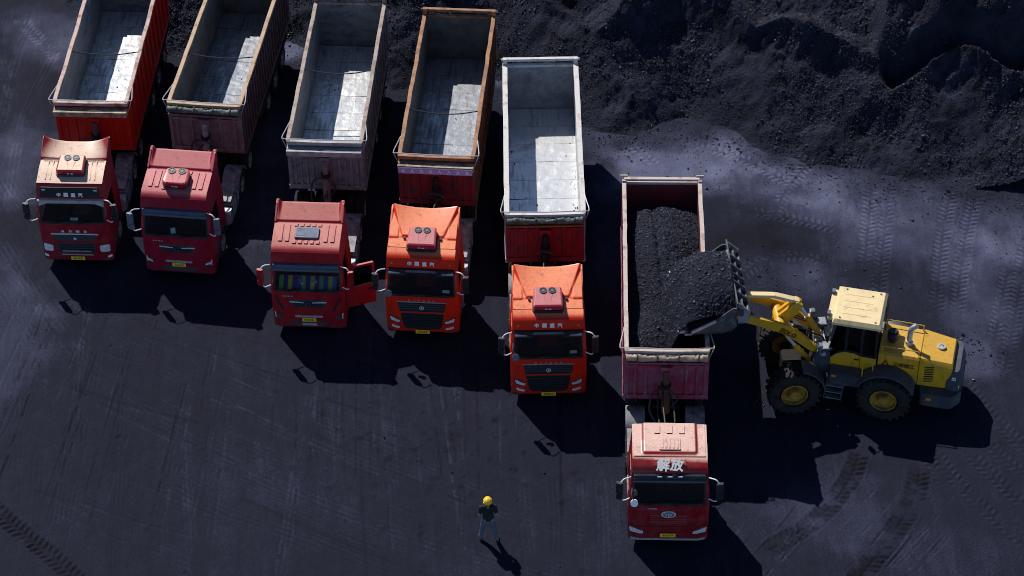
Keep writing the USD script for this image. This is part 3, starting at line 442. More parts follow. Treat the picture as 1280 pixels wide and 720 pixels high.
def make_cab(root, st, pm, o):
    """Cab of a style: h = two-step roof with name board, d = ribbed roof, s = wide grille and big deflector, f = plain bonnet roof."""
    roofs = dict(s=[(.30, 2.66), (.19, 2.84), (.20, 2.98), (.27, 3.24), (.42, 3.36), (1.0, 3.50), (2.1, 3.52)], h=[(.30, 2.66), (.17, 2.86), (.26, 3.24), (.36, 3.36), (1.0, 3.52), (2.1, 3.58)],
                 d=[(.30, 2.66), (.17, 2.84), (.20, 2.96), (.26, 3.30), (.44, 3.44), (1.2, 3.56), (2.1, 3.58)], f=[(.30, 2.66), (.20, 2.86), (.22, 2.98), (.34, 3.14), (.62, 3.25), (1.2, 3.28), (1.9, 3.27)])
    ws = dict(s=[(.01, 1.86), (.26, 2.60)], h=[(.01, 1.92), (.26, 2.62)], d=[(.01, 1.86), (.26, 2.60)], f=[(.01, 1.83), (.26, 2.60)])[st]
    c = Cab(roofs[st], ws); wz0, wz1 = ws[0][1], ws[1][1]
    wsp = rounded([(-1.07, wz0 + .02), (1.07, wz0 + .02), (1.02, 2.68), (-1.02, 2.68)], .06); win = rounded([(.42, 1.74), (1.28, 1.80), (1.28, 2.58), (.62, 2.58)], .06)
    inner = c.shell(-.06) ^ m3.Manifold.cube([4, 2.2, 1.54]).translate([-2, -.1, 1.22])
    body = c.shell(0) - inner - ex(wsp, 'y', -1, .7) - ex(win, 'x', .7, 2) - ex(win, 'x', -2, -.7)
    for s in (-1, 1):
        arch = as_tm(trimesh.creation.cylinder(.62, .62, sections=40)); arch.apply_transform(trimesh.transformations.rotation_matrix(np.pi / 2, [0, 1, 0])); arch.apply_translation((s * 1.15, 1.42, .50)); body = body - m3.Manifold(m3.Mesh(arch.vertices.astype(np.float32), arch.faces.astype(np.uint32)))
    door_cut = o.get('door_open')
    if door_cut: body = body - ex(rounded([(.34, .95), (1.34, .95), (1.34, 2.62), (.62, 2.62), (.34, 1.8)], .05), 'x', .95, 2)
    cb = part(root, 'cab', body, pm, smooth=32)
    part(root, 'windscreen', (c.shell(-.008) - c.shell(-.022)) ^ ex(rounded([(-1.05, wz0 + .03), (1.05, wz0 + .03), (1.01, 2.66), (-1.01, 2.66)], .06), 'y', -1, .7), M['glass'], smooth=30)
    fr = ((c.shell(.006) - c.shell(-.03)) ^ ex(rounded([(-1.10, wz0 - .02), (1.10, wz0 - .02), (1.05, 2.70), (-1.05, 2.70)], .07), 'y', -1, .7)) - ex(rounded([(-1.04, wz0 + .05), (1.04, wz0 + .05), (1.0, 2.64), (-1.0, 2.64)], .06), 'y', -2, 1); part(root, 'windscreen_seal', fr, M['black'], smooth=30)
    for s in (-1, 1):
        if not (door_cut and s > 0):
            dp = c.flank([(.34, .92), (1.34, .92), (1.34, 2.62), (.62, 2.66), (.34, 1.8)], s, .007, .03, .05) - ex(win.offset(-.01), 'x', -3, 3); d = part(root, 'door', dp, pm, smooth=30)
            part(d, 'door_handle', B().box((s * 1.215, 1.2, 1.55), (.035, .16, .05), .012), M['black']); part(d, 'door_window', (c.shell(-.008) - c.shell(-.02)) ^ (ex(win, 'x', .7, 2) if s > 0 else ex(win, 'x', -2, -.7)), M['glass'])
        part(root, 'step', B().box((s * 1.08, .62, .52), (.2, .42, .07), .015).box((s * 1.08, .62, .80), (.2, .42, .05), .015), M['dark'])
        mg = B().add(ex(csec([(.70 * math.cos(a) + 1.42, .66 * math.sin(a) + .5) for a in np.linspace(.1, 3.04, 20)] + [(.64 * math.cos(a) + 1.42, .62 * math.sin(a) + .5) for a in np.linspace(3.04, .1, 20)]), 'x', *((.86, 1.20) if s > 0 else (-1.20, -.86)))); part(root, 'mudguard', mg, M['dark'], smooth=40)
        wheel(root, (s * 1.03, 1.42, .52), s)
    seats_and_dash(root, c); wipers(root, c, wz0)
    mm = o.get('mirror', M['black']); mirror(root, -1, 2.50, mm, o.get('arm', 'grey')); mirror(root, 1, 2.50, mm, o.get('arm', 'grey'))
    if st in 'sf':
        k = part(root, 'kerb_mirror', B().add(trimesh.creation.cylinder(.11, .06, sections=24), trimesh.transformations.translation_matrix((-1.02, -.20, 2.12)) @ trimesh.transformations.euler_matrix(1.1, 0, 0)), M['grey'] if st == 's' else M['white'], smooth=40); part(k, 'kerb_mirror_arm', B().tube(curve([(-1.08, .05, 2.5), (-1.1, -.12, 2.36), (-1.02, -.17, 2.16)], 8), .016, 6), M['grey'])
    base = lambda Y: np.interp(Y, [r[0] for r in roofs[st]][3:], [r[1] for r in roofs[st]][3:])
    part(root, 'bumper_underside', B().box((0, .25, .33), (2.0, .4, .1), .03), M['black'])
    if st == 's':
        def fz(X, Y):
            t = np.clip((Y - .95) / 1.15, 0, 1); e = .62 + .42 * t; ins = 1 - sm(e - .03, e + .06, np.abs(X)); top = base(Y) + t * (.23 + .15 * (X / 1.07) ** 2) + .05 * sm(0, .08, t); shoulder = base(Y) + .035 + t * .27
            return np.where(Y > .95, ins * top + (1 - ins) * (shoulder - .02 * (np.abs(X) < .8)), base(Y) + .014)
        part(root, 'roof_deflector', roof_skin(fz, .60, 2.12, 1.085, base, (100, 66)), pm, smooth=35)
        for s in (-1, 1): part(root, 'deflector_side', B().add(ex(csec([(1.15, 3.40), (2.13, 3.40), (2.13, 3.88), (1.95, 3.84), (1.15, 3.54)]), 'x', *((1.05, 1.10) if s > 0 else (-1.10, -1.05)))), pm); part(root, 'deflector_foot', B().box((s * .58, .93, 3.53), (.07, .09, .05), .015), M['black'])
        fan_box(root, 0, .86, 3.50, (.92, .80, .20), o['unit'], .13, M['black'])
        for k, (q, x) in enumerate(zip('中国重汽', (-.36, -.12, .12, .36))):
            part(root, 'roof_character', onto(lettering(q, .15, .012, 4), (x, .212, 3.07), (1, 0, 0), (0, .07, .26)), M['white'])
        part(root, 'sun_visor', (c.shell(.10) - c.shell(-.01)) ^ ex(csec([(-1.06, 2.62), (-.55, 2.60), (-.45, 2.66), (.45, 2.66), (.55, 2.60), (1.06, 2.62), (1.06, 2.90), (-1.06, 2.90)]), 'y', -1, .5), M['black'], smooth=30)
        part(root, 'visor_strip', c.skin([(-.52, 2.80), (.52, 2.80), (.44, 2.90), (-.44, 2.90)], .112, -.09, .5), M['grey'])
        for s in (-1, 1): part(root, 'visor_lamp', c.skin(sorted_x([(s * 1.04, 2.84), (s * .66, 2.74), (s * .66, 2.68), (s * 1.04, 2.66)]), .112, -.08, .5, .015), M['lens'], smooth=30); part(root, 'marker_lamp', c.skin(sorted_x([(s * .96, 3.04), (s * .90, 3.04), (s * .90, 3.08), (s * .96, 3.08)]), .02, .0, .6), M['amber'])
        part(root, 'grille_panel', c.skin([(-.78, 1.60), (.78, 1.60), (.62, .60), (.52, .46), (-.52, .46), (-.62, .60)], .006, .03, .6, .03), M['black'], smooth=30)
        for z, w in ((1.53, .74), (1.44, .73), (1.35, .72), (1.04, .66), (.93, .64), (.82, .62), (.71, .60), (.60, .56)): part(root, 'grille_bar', c.skin(rect(-w, z - .028, w, z + .028), .026, .0, .6), M['black'] if z < 1.3 else M['dark'])
        part(root, 'grille_band', c.skin([(-.74, 1.16), (.74, 1.16), (.75, 1.21), (-.75, 1.21)], .022, .0, .6), o['band']); part(root, 'grille_top_trim', c.skin([(-.80, 1.60), (.80, 1.60), (.80, 1.635), (-.80, 1.635)], .015, .0, .6), M['steel'])
        part(root, 'maker_emblem', B().add(onto(trimesh.creation.annulus(.055, .08, .02, sections=24), (0, -.06, 1.42), (1, 0, 0), (0, 0, 1))).add(onto(trimesh.creation.cylinder(.045, .02, sections=3), (0, -.06, 1.42), (1, 0, 0), (0, 0, 1))), M['chrome'])
        for k, ch in enumerate('SITRAK'): part(root, 'grille_letter', onto(lettering(ch, .075, .012, 3, False), (-.40 + .16 * k, -.035, 1.725), (1, 0, 0), (0, 0, 1)), M['steel'])
        for s in (-1, 1):
            h = part(root, 'headlight', c.skin(sorted_x([(s * 1.06, .95), (s * .72, .82), (s * .74, .74), (s * 1.02, .78)]), .018, .02, .6, .02), M['lens'], smooth=30); part(h, 'headlight_bezel', c.skin(sorted_x([(s * 1.09, .99), (s * .69, .84), (s * .72, .71), (s * 1.05, .75)]), .010, .02, .6, .03), M['black'], smooth=30)
            part(root, 'fog_lamp', c.skin(sorted_x([(s * 1.02, .60), (s * .74, .54), (s * .76, .47), (s * 1.0, .50)]), .015, .02, .6, .02), M['lens']); part(root, 'corner_vent', c.skin(sorted_x([(s * 1.08, 1.66), (s * .90, 1.60), (s * .92, 1.16), (s * 1.05, 1.16)]), .008, .02, .6, .03), pm)
        number_plate(root, .385, -.055, o['plate']); part(root, 'lower_lip', c.skin(rect(-1.15, .30, 1.15, .345), .02, .03, .7), M['black'])
        part(root, 'tinted_paper', B().box((.78, .16, 1.98), (.22, .01, .10), .002, rx=-.3), M['papers'])
    if st == 'h':
        def fz(X, Y): t = np.clip((Y - 1.35) / .75, 0, 1); a = np.abs(X) / 1.09; return base(Y) + t * (.10 + .24 * a ** 3) + .03 * sm(0, .1, t)
        part(root, 'roof_deflector', roof_skin(fz, 1.33, 2.14, 1.09, base), pm, smooth=35)
        for s in (-1, 1): part(root, 'deflector_side', B().add(ex(csec([(1.5, 3.40), (2.16, 3.40), (2.16, 3.92), (2.05, 3.90), (1.5, 3.62)]), 'x', *((1.06, 1.11) if s > 0 else (-1.11, -1.06)))), pm)
        for x in (-.82, -.66, .66, .82): part(root, 'roof_rib', B().bar((x, .5, 3.405), (x * .97, 1.28, 3.565), .03, .02, .006), pm)
        part(root, 'roof_seam', B().box((0, 1.33, 3.585), (2.0, .02, .02), .005), M['dark'])
        fan_box(root, 0, 1.02, 3.52, (.92, .76, .18), o['unit'], .13, M['dark'], round_=False)
        part(root, 'name_board', c.skin([(-1.0, 2.92), (1.0, 2.92), (.96, 3.26), (-.96, 3.26)], .012, .02, .6, .03), M['black'], smooth=30)
        for q, x in zip('中国重汽', (-.36, -.12, .12, .36)): part(root, 'roof_character', onto(lettering(q, .15, .012, 4), (x, .178, 3.02), (1, 0, 0), (0, .09, .38)), M['white'])
        for s in (-1, 1): part(root, 'marker_lamp', c.skin(sorted_x([(s * .92, 3.16), (s * .80, 3.16), (s * .80, 3.20), (s * .92, 3.20)]), .025, .0, .6), M['lens'])
        part(root, 'sun_visor', (c.shell(.11) - c.shell(-.01)) ^ ex(csec([(-1.08, 2.56), (-.8, 2.66), (.8, 2.66), (1.08, 2.56), (1.08, 2.86), (-1.08, 2.86)]), 'y', -1, .5), o['visor'], smooth=30)
        for k, ch in enumerate('HOWO'): part(root, 'grille_letter', onto(lettering(ch, .10, .014, 4, False), (-.37 + .25 * k, -.03, 1.62), (1, 0, 0), (0, 0, 1)), M['white'])
        part(root, 'grille_chrome_trim', c.skin([(-.80, 1.46), (.80, 1.46), (.78, 1.505), (-.78, 1.505)], .022, .0, .6), M['chrome']); part(root, 'upper_grille', c.skin([(-.78, 1.45), (.78, 1.45), (.66, 1.20), (-.66, 1.20)], .008, .03, .6, .02), M['dark'], smooth=30)
        part(root, 'lower_grille', c.skin([(-.66, 1.10), (.66, 1.10), (.60, .66), (-.60, .66)], .012, .03, .6, .03), M['dark'], smooth=30)
        for z in (1.02, .92, .82, .73): part(root, 'grille_bar', c.skin(rect(-.58, z - .022, .58, z + .022), .03, .0, .6), M['black'])
        part(root, 'grille_silver_bar', c.skin([(-.50, .78), (.50, .78), (.48, .74), (-.48, .74)], .04, .0, .6), M['steel']); part(root, 'maker_emblem', onto(trimesh.creation.cylinder(.075, .025, sections=3), (0, -.045, 1.31), (1, 0, 0), (0, 0, 1)), M['chrome'])
        for s in (-1, 1):
            h = part(root, 'headlight', c.skin(sorted_x([(s * 1.12, 1.02), (s * .78, 1.0), (s * .80, .74), (s * 1.10, .70)]), .02, .02, .9, .06), M['lens'], smooth=30)
            for x in (.88, 1.0): part(h, 'lamp_bowl', onto(trimesh.creation.cylinder(.075, .03, sections=20), (s * x, -.035 + (x - .8) * .35, .87), (1, 0, 0), (0, 0, 1)), M['chrome'], smooth=40)
            part(root, 'reflector_stripe', c.skin(sorted_x([(s * 1.14, .56), (s * 1.0, .52), (s * 1.0, .44), (s * 1.14, .46)]), .012, .0, .9), M['white'])
        part(root, 'bumper_silver_strip', c.skin(rect(-.52, .565, .52, .61), .018, .0, .6), M['steel']); number_plate(root, .46, -.055, o['plate']); part(root, 'dash_paper', B().box((.02, .16, 1.98), (.26, .01, .12), .002, rx=-.3), M['papers'])
    if st == 'd':
        def fz(X, Y): t = np.clip((Y - 1.42) / .68, 0, 1); a = np.abs(X) / 1.08; return base(Y) + .04 * sm(0, .1, t) + t * (.22 + .11 * sm(.85, .95, a))
        part(root, 'roof_deflector', roof_skin(fz, 1.40, 2.14, 1.08, base, (90, 44)), pm, smooth=35)
        for s in (-1, 1): part(root, 'deflector_side', B().add(ex(csec([(1.42, 3.42), (2.16, 3.42), (2.16, 3.92), (1.98, 3.92), (1.42, 3.62)]), 'x', *((1.05, 1.10) if s > 0 else (-1.10, -1.05)))), pm)
        for s in (-1, 1):
            for x in (.62, .84): part(root, 'roof_rib', B().bar((s * x, .60, 3.482), (s * x, 1.32, 3.585), .12, .035, .012), pm)
        for x in (-.38, -.19, 0, .19, .38): part(root, 'roof_tab', B().box((x, .58, 3.475), (.11, .13, .04), .01, rx=.14), pm); part(root, 'roof_tab', B().box((x, 1.30, 3.58), (.11, .13, .04), .01, rx=.14), pm)
        if o.get('hatch'):
            h = part(root, 'roof_hatch', B().box((0, .94, 3.56), (.76, .44, .06), .02, rx=.14), M['grey'], smooth=30); part(h, 'hatch_glass', B().box((0, .94, 3.588), (.66, .34, .02), .008, rx=.14), M['hatch'], smooth=30)
        else: fan_box(root, 0, .92, 3.53, (.86, .72, .20), o['unit'], .13, M['dark'], fans=.13, sep=.17, round_=True)
        part(root, 'sun_visor', (c.shell(.12) - c.shell(-.01)) ^ ex(rounded([(-1.08, 2.60), (1.08, 2.60), (1.06, 2.93), (-1.06, 2.93)], .04), 'y', -1, .5), o['visor'], smooth=30)
        part(root, 'grille_panel', c.skin([(-.62, 1.52), (.62, 1.52), (.50, 1.20), (-.50, 1.20)], .008, .03, .6, .03), M['dark'], smooth=30)
        for s in (-1, 1): part(root, 'grille_chrome_trim', c.skin(sorted_x([(s * .60, 1.46), (s * .14, 1.43), (s * .14, 1.395), (s * .60, 1.42)]), .03, .0, .6), M['chrome'])
        part(root, 'maker_emblem', B().add(onto(trimesh.creation.annulus(.07, .105, .03, sections=28), (0, -.05, 1.37), (1, 0, 0), (0, 0, 1))).add(onto(trimesh.creation.annulus(.0301, .05, .03, sections=20), (0, -.05, 1.37), (1, 0, 0), (0, 0, 1))), M['dark'])
        for k in range(5): part(root, 'grille_bar', c.skin(rect(-.48, 1.23 + .05 * k - .01, .48, 1.23 + .05 * k + .01), .02, .0, .6), M['black'])
        for k in range(4): part(root, 'maker_mark', c.skin(rect(-.80 + .09 * k, 1.64, -.745 + .09 * k, 1.68), .014, .0, .6), M['steel'])
        for s in (-1, 1):
            part(root, 'corner_blade', c.skin(sorted_x([(s * 1.10, 1.62), (s * 1.05, 1.66), (s * .78, 1.10), (s * .84, 1.06)]), .014, .01, .8), M['black'] if o.get('hatch') else pm)
            h = part(root, 'headlight', c.skin(sorted_x([(s * 1.12, .92), (s * .86, .80), (s * .84, .66), (s * 1.10, .70)]), .018, .02, .9, .03), M['dark'], smooth=30); part(h, 'headlight_lens', c.skin(sorted_x([(s * 1.08, .86), (s * .90, .785), (s * .89, .72), (s * 1.07, .75)]), .024, .0, .9, .02), M['lens'] if not o.get('hatch') else M['dark'], smooth=30); part(h, 'light_edge', c.skin(sorted_x([(s * 1.12, .93), (s * 1.08, .92), (s * 1.07, .72), (s * 1.10, .70)]), .028, .0, .9), M['chrome'])
        part(root, 'bumper_silver_strip', c.skin([(-.46, .86), (.46, .86), (.44, .78), (-.44, .78)], .024, .0, .6), M['steel']); number_plate(root, .70, -.055, o['plate']); part(root, 'lower_intake', c.skin([(-.62, .58), (.62, .58), (.55, .42), (-.55, .42)], .008, .03, .6, .03), M['dark'], smooth=30)
        if o.get('hatch'): part(root, 'bumper_plate', c.skin(rect(-.24, .42, .24, .52), .018, .0, .6), M['steel'])
        else: part(root, 'dash_paper', B().box((-.12, .16, 2.0), (.16, .01, .2), .002, rx=-.3, rz=.3), M['papers'])
    if st == 'f':
        def fz(X, Y): a = np.abs(X); e = .80 + 0 * Y; return base(Y) + .014 + .045 * (1 - sm(.72, .84, a)) * sm(.62, .78, Y)
        part(root, 'roof_panel', roof_skin(fz, .60, 1.90, 1.04, base, (70, 60)), pm, smooth=35)
        h = part(root, 'roof_hatch', B().box((0, 1.02, 3.335), (.62, .46, .05), .02, rx=.03), pm, smooth=30)
        for k in range(5): part(h, 'hatch_rib', B().bar((-.22 + .11 * k, .84, 3.358), (-.22 + .11 * k, 1.20, 3.362), .05, .03, .008), pm)
        for x in (-.36, 0, .36): part(root, 'roof_tab', B().box((x, 1.62, 3.342), (.16, .34, .04), .012), pm)
        part(root, 'roof_front_panel', c.skin(rect(-.48, 3.04, .48, 3.22), .012, .0, .6, .04), pm, smooth=30)
        for q, x in zip('解放', (-.20, .20)):
            g = lettering(q, .38, .014, 3); g.apply_transform(np.array([[1, .12, 0, 0], [-.08, 1, 0, 0], [0, 0, 1, 0], [0, 0, 0, 1]], float)); part(root, 'roof_character', onto(g, (x, .345, 3.165 + (.0 if x < 0 else .01)), (1, 0, 0), (0, .20, .15)), M['white'])
        part(root, 'sun_visor', (c.shell(.11) - c.shell(-.01)) ^ ex(rounded([(-1.07, 2.60), (1.07, 2.60), (1.05, 2.95), (-1.05, 2.95)], .05), 'y', -1, .5), M['visor6'], smooth=30)
        for x in (-.3, 0, .3): part(root, 'visor_lamp', c.skin(rect(x - .07, 2.91, x + .07, 2.95), .125, -.08, .5), M['lens'])
        part(root, 'grille_panel', c.skin([(-.56, 1.62), (.56, 1.62), (.56, 1.02), (-.56, 1.02)], .006, .02, .6, .05), pm, smooth=30)
        for k in range(5): part(root, 'grille_bar', c.skin(rect(-.54, 1.06 + .075 * k, .54, 1.095 + .075 * k), .022, .0, .6), pm)
        e = trimesh.creation.annulus(.115, .15, .035, sections=36); e.apply_transform(np.diag([1.45, .88, 1, 1])); em = part(root, 'maker_emblem', onto(e, (0, -.05, 1.50), (1, 0, 0), (0, 0, 1)), M['chrome'], smooth=40)
        d = trimesh.creation.cylinder(.118, .02, sections=30); d.apply_transform(np.diag([1.45, .88, 1, 1])); part(em, 'emblem_field', onto(d, (0, -.045, 1.50), (1, 0, 0), (0, 0, 1)), M['dark'])
        wing = B().box((0, 0, .02), (.03, .17, .03), .006)
        for s in (-1, 1):
            for k in range(3): wing.bar((s * .03, .05 - .045 * k, .02), (s * (.13 - .02 * k), .045 - .03 * k, .02), .022, .03, .005)
        part(em, 'emblem_wing', onto(wing.mesh(), (0, -.055, 1.50), (1, 0, 0), (0, 0, 1)), M['chrome']); part(root, 'grille_badge', c.skin(rect(-.62, 1.66, -.34, 1.70), .016, .0, .6), M['steel'])
        for s in (-1, 1):
            h = part(root, 'headlight', c.skin(sorted_x([(s * 1.14, .86), (s * .74, .74), (s * .72, .64), (s * 1.12, .66)]), .02, .02, .95, .03), M['lens'], smooth=30)
            for x in (.84, .98): part(h, 'lamp_bowl', onto(trimesh.creation.cylinder(.055, .03, sections=18), (s * x, -.035 + max(0, x - .8) * .3, .735), (1, 0, 0), (0, 0, 1)), M['chrome'], smooth=40)
        part(root, 'bumper_line', c.skin(rect(-1.12, .92, 1.12, .94), .01, .0, .95), M['black']); number_plate(root, .60, -.055, o['plate']); part(root, 'lower_lip', c.skin(rect(-1.1, .34, 1.1, .42), .02, .03, .8), M['steel'])
    return c
def sorted_x(P):
    P = np.array(P); c = P.mean(0); return P[np.argsort(np.arctan2(P[:, 1] - c[1], P[:, 0] - c[0]))]

# ------------------------------------------------------------------ tractor chassis and tipping trailer
YB, LB, ZR, ZF = 5.05, 8.07, 3.50, 1.60
def make_chassis(root, o):
    for s in (-1, 1):
        part(root, 'chassis_rail', B().bar((s * .42, .9, .92), (s * .42, 7.0, .92), .09, .26), M['frame']); part(root, 'rear_mudguard', B().add(ex(csec([(4.55 + .66 * math.cos(a), .52 + .66 * math.sin(a)) for a in np.linspace(.3, 2.9, 18)] + [(4.55 + .63 * math.cos(a), .52 + .63 * math.sin(a)) for a in np.linspace(2.9, .3, 18)]), 'x', *((.62, 1.22) if s > 0 else (-1.22, -.62)))), M['deck'], smooth=40)
        part(root, 'deck_plate', B().box((s * .93, 3.35, 1.12), (.5, 1.0, .04), .01), M['deck'])
        for y in (4.55, 5.9):
            wheel(root, (s * 1.05, y, .52), s); part(root, 'inner_tyre', lay(TY, (s * .72, y, .52), s), M['rubber'], smooth=35)
        tk = part(root, 'fuel_tank', B().box((s * .95, 3.15, .68), (.56, 1.35, .56), .12), M['alu'] if s > 0 else M['frame'], smooth=30)
        for y in (2.8, 3.5): part(tk, 'tank_strap', B().box((s * .95, y, .68), (.58, .05, .58), .12), M['black'])
        if s > 0: part(tk, 'tank_cap', B().cyl((s * .95, 3.0, .96), (s * .95, 3.0, 1.01), .06, 14), M['black'])
    part(root, 'axle', B().cyl((-1.1, 4.55, .52), (1.1, 4.55, .52), .09).cyl((-1.1, 5.9, .52), (1.1, 5.9, .52), .09).cyl((-1.1, 1.42, .52), (1.1, 1.42, .52), .07), M['frame'])
    part(root, 'gearbox', B().box((0, 2.6, .95), (.6, 1.0, .4), .06).box((-.2, 2.5, 1.2), (.25, .5, .2), .04), M['frame']); part(root, 'air_filter', B().cyl((-.78, 2.42, .9), (-.78, 2.42, 1.9), .17, 20), M['frame'], smooth=40); part(root, 'exhaust_stack', B().cyl((.80, 2.40, .9), (.80, 2.40, 1.75), .11, 16), M['dark'], smooth=40)
    part(root, 'fifth_wheel', B().box((0, 5.2, 1.12), (.9, .8, .08), .03), M['frame'])
    r = random.Random(o['seed'])
    for k in range(3):
        x = -.25 + .22 * k; pts = [(x, 2.2, 1.35), (x + r.uniform(-.1, .1), 2.7, 1.75 + r.uniform(-.1, .45)), (x + r.uniform(-.3, .3), 3.8, 1.6 + r.uniform(.1, .8)), (x * .5 + r.uniform(-.1, .1), YB - .35, 1.9 + r.uniform(-.2, .3)), (x * .5, YB - .06, 1.75)]
        part(root, 'air_hose', B().tube(curve(pts, 26), .025, 7), M['hose'] if k else o.get('hose', M['hose']), smooth=40)

def make_trailer(root, o):
    rim, side, front, inner, floor = o['rim'], o['side'], o['front'], o['inner'], o['floor']; y0 = YB + o.get('dy', 0); L = o.get('L', LB); y1 = y0 + L; zr, zf = ZR, ZF; hw = 1.26; rg = random.Random(o['seed'] + 50)
    for s in (-1, 1):
        part(root, 'trailer_rail', B().bar((s * .45, y0 + .3, 1.28), (s * .45, y1 - .1, 1.28), .10, .36), M['frame'])
        w = part(root, 'side_wall', B().box((s * (hw - .04), (y0 + y1) / 2, (zr + zf) / 2 - .05), (.05, L - .02, zr - zf), .006), side)
        part(root, 'inner_lining', B().box((s * (hw - .078), (y0 + y1) / 2, (zr + zf) / 2 - .03), (.02, L - .10, zr - zf - .12), .004), inner)
        n = o.get('ribs', 13)
        for k in range(n): part(w, 'wall_rib', B().box((s * (hw + .015), y0 + .12 + (L - .24) * k / (n - 1), (zr + zf) / 2 - .08), (.06, .09, zr - zf - .08), .012), side)
        part(w, 'lower_sill', B().box((s * (hw + .01), (y0 + y1) / 2, zf - .10), (.09, L - .04, .16), .02), side)
        pts = [(s * (hw - .03) + rg.uniform(-.008, .008) * o.get('bent', 1), y, zr + rg.uniform(-.010, .010) * o.get('bent', 1)) for y in np.linspace(y0 - .02, y1 + .02, 15)]; rb = B()
        for a, b in zip(pts[:-1], pts[1:]): rb.bar(a, np.array(b) + (np.array(b) - a) * .02, o.get('rw', .13), .10, .012)
        part(root, 'top_rail', rb, rim)
        post = part(root, 'corner_post', B().box((s * (hw - .03), y1 + .03, (zr + zf) / 2 + (.14 if o.get('post') else .02)), (.14, .14, zr - zf + (.22 if o.get('post') else 0)), .02), rim if o.get('post') else side)
        part(post, 'hinge_pin', B().cyl((s * (hw - .14), y1 + .03, zr + .20), (s * (hw + .10), y1 + .03, zr + .20), .045, 12), rim)
        part(root, 'front_corner_post', B().box((s * (hw - .05), y0 - .02, (zr + zf) / 2 - .1), (.12, .10, zr - zf - .1), .015), front)
        for k in range(3):
            y = y1 - 1.2 - 1.32 * k; wheel(root, (s * 1.05, y, .52), s); part(root, 'inner_tyre', lay(TY, (s * .72, y, .52), s), M['rubber'], smooth=35)
        part(root, 'trailer_mudguard', B().box((s * 1.0, y1 - 2.52, 1.12), (.6, 3.9, .03), .01), M['frame']); part(root, 'landing_leg', B().box((s * .72, y0 + 1.9, .95), (.14, .16, .7), .02).box((s * .72, y0 + 1.9, .56), (.24, .24, .04), .01), M['frame']); part(root, 'side_box', B().box((s * 1.0, y0 + 3.1, .98), (.45, .9, .5), .03), M['frame'])
    part(root, 'trailer_axle', B().cyl((-1.1, y1 - 1.2, .52), (1.1, y1 - 1.2, .52), .09).cyl((-1.1, y1 - 2.52, .52), (1.1, y1 - 2.52, .52), .09).cyl((-1.1, y1 - 3.84, .52), (1.1, y1 - 3.84, .52), .09), M['frame'])
    part(root, 'floor_bed', B().box((0, (y0 + y1) / 2, zf - .03), (2 * hw - .12, L - .06, .06), .004), M['frame'])
    n = o.get('plates', 8); ys = np.linspace(y0 + .06, y1 - .06, n + 1)
    for k in range(n):     # floor plates, slightly buckled and lapped
        X, Y = np.meshgrid(np.linspace(-hw + .09, hw - .09, 26), np.linspace(ys[k] + .006, ys[k + 1] - .006, 14)); Z = zf + .012 + .022 * (F3(X, Y, 1.3, 3, o['seed'] * 9 + k) - .5) + .016 * (F3(X, Y, 4.0, 2, o['seed'] * 9 + k) - .5) + .004 * (k % 2)
        v, f = grid_mesh(X, Y, Z); part(root, 'floor_plate', (v, f), floor, smooth=True)
    tg = part(root, 'tailgate', B().box((0, y1 - .01, (zr + zf) / 2 - .06), (2 * hw - .18, .05, zr - zf - .1), .008), inner)
    for z in (1.75, 2.35, 2.95): part(tg, 'gate_bar', B().box((0, y1 + .05, z), (2 * hw - .2, .08, .10), .015), side)
    part(root, 'tailgate_top', B().box((0, y1 - .0, zr - .03), (2 * hw - .22, .12, .10), .012), rim); part(root, 'rear_crossbar', B().box((0, y1 + .09, zr + (.16 if o.get('post') else .02)), (2 * hw - .05, .12, .10), .02), rim)
    part(root, 'front_lining', B().box((0, y0 + .045, (zr + zf) / 2), (2 * hw - .16, .03, zr - zf - .1), .005), inner)
    fw = part(root, 'front_wall', B().box((0, y0, (zr + zf) / 2 - .12), (2 * hw - .10, .05, zr - zf), .006), front)
    for x in o.get('fribs', (-.95, -.62, .62, .95)): part(fw, 'wall_rib', B().box((x, y0 - .04, (zr + zf) / 2 - .2), (.08, .06, zr - zf - .3), .012), front)
    for z in o.get('fbars', (1.66, 2.9)): part(fw, 'wall_bar', B().box((0, y0 - .045, z), (2 * hw - .14, .07, .10), .015), front)
    part(root, 'front_top_beam', B().box((0, y0 - .02, zr - .02), (2 * hw + .02, .14, .12), .02), o.get('beam', rim))
    if o.get('ledge'): lg = part(root, 'front_ledge', B().box((0, y0 - .20, zr - .26), (2 * hw + .0, .30, .20), .03), o['ledge'], smooth=20)
    if o.get('roll'):
        X = np.linspace(-hw + .02, hw - .02, 60); b = B(); rr = np.random.default_rng(o['seed']); pr = []
        th = np.linspace(0, 2 * np.pi, 15)[:-1]; V = []
        for i, x in enumerate(X): V.append(np.c_[np.full(14, x), y0 - .19 + (.115 + .018 * np.sin(th * 3 + x * 6) + .012 * rr.normal(size=14)) * np.cos(th), zr - .13 + (.12 + .014 * np.sin(th * 2 + x * 9) + .012 * rr.normal(size=14) - .03 * math.cos(x * 1.2)) * np.sin(th)])
        V = np.array(V); nx = len(X); v = np.vstack([V.reshape(-1, 3), [[X[0], y0 - .19, zr - .13], [X[-1], y0 - .19, zr - .13]]]); f = []
        for i in range(nx - 1):
            for j in range(14): k = (j + 1) % 14; f += [(i * 14 + j, (i + 1) * 14 + j, (i + 1) * 14 + k), (i * 14 + j, (i + 1) * 14 + k, i * 14 + k)]
        for j in range(14): k = (j + 1) % 14; f += [(nx * 14, j, k), (nx * 14 + 1, (nx - 1) * 14 + k, (nx - 1) * 14 + j)]
        part(root, 'tarpaulin_roll', (v, np.array(f)[:, ::-1]), o['roll'], smooth=True)
        for x in (-.9, -.3, .35, .95): part(root, 'tarpaulin_strap', B().add(onto(trimesh.creation.annulus(.135, .145, .03, sections=20), (x, y0 - .19, zr - .13), (0, 1, 0), (0, 0, 1))), M['hose'])
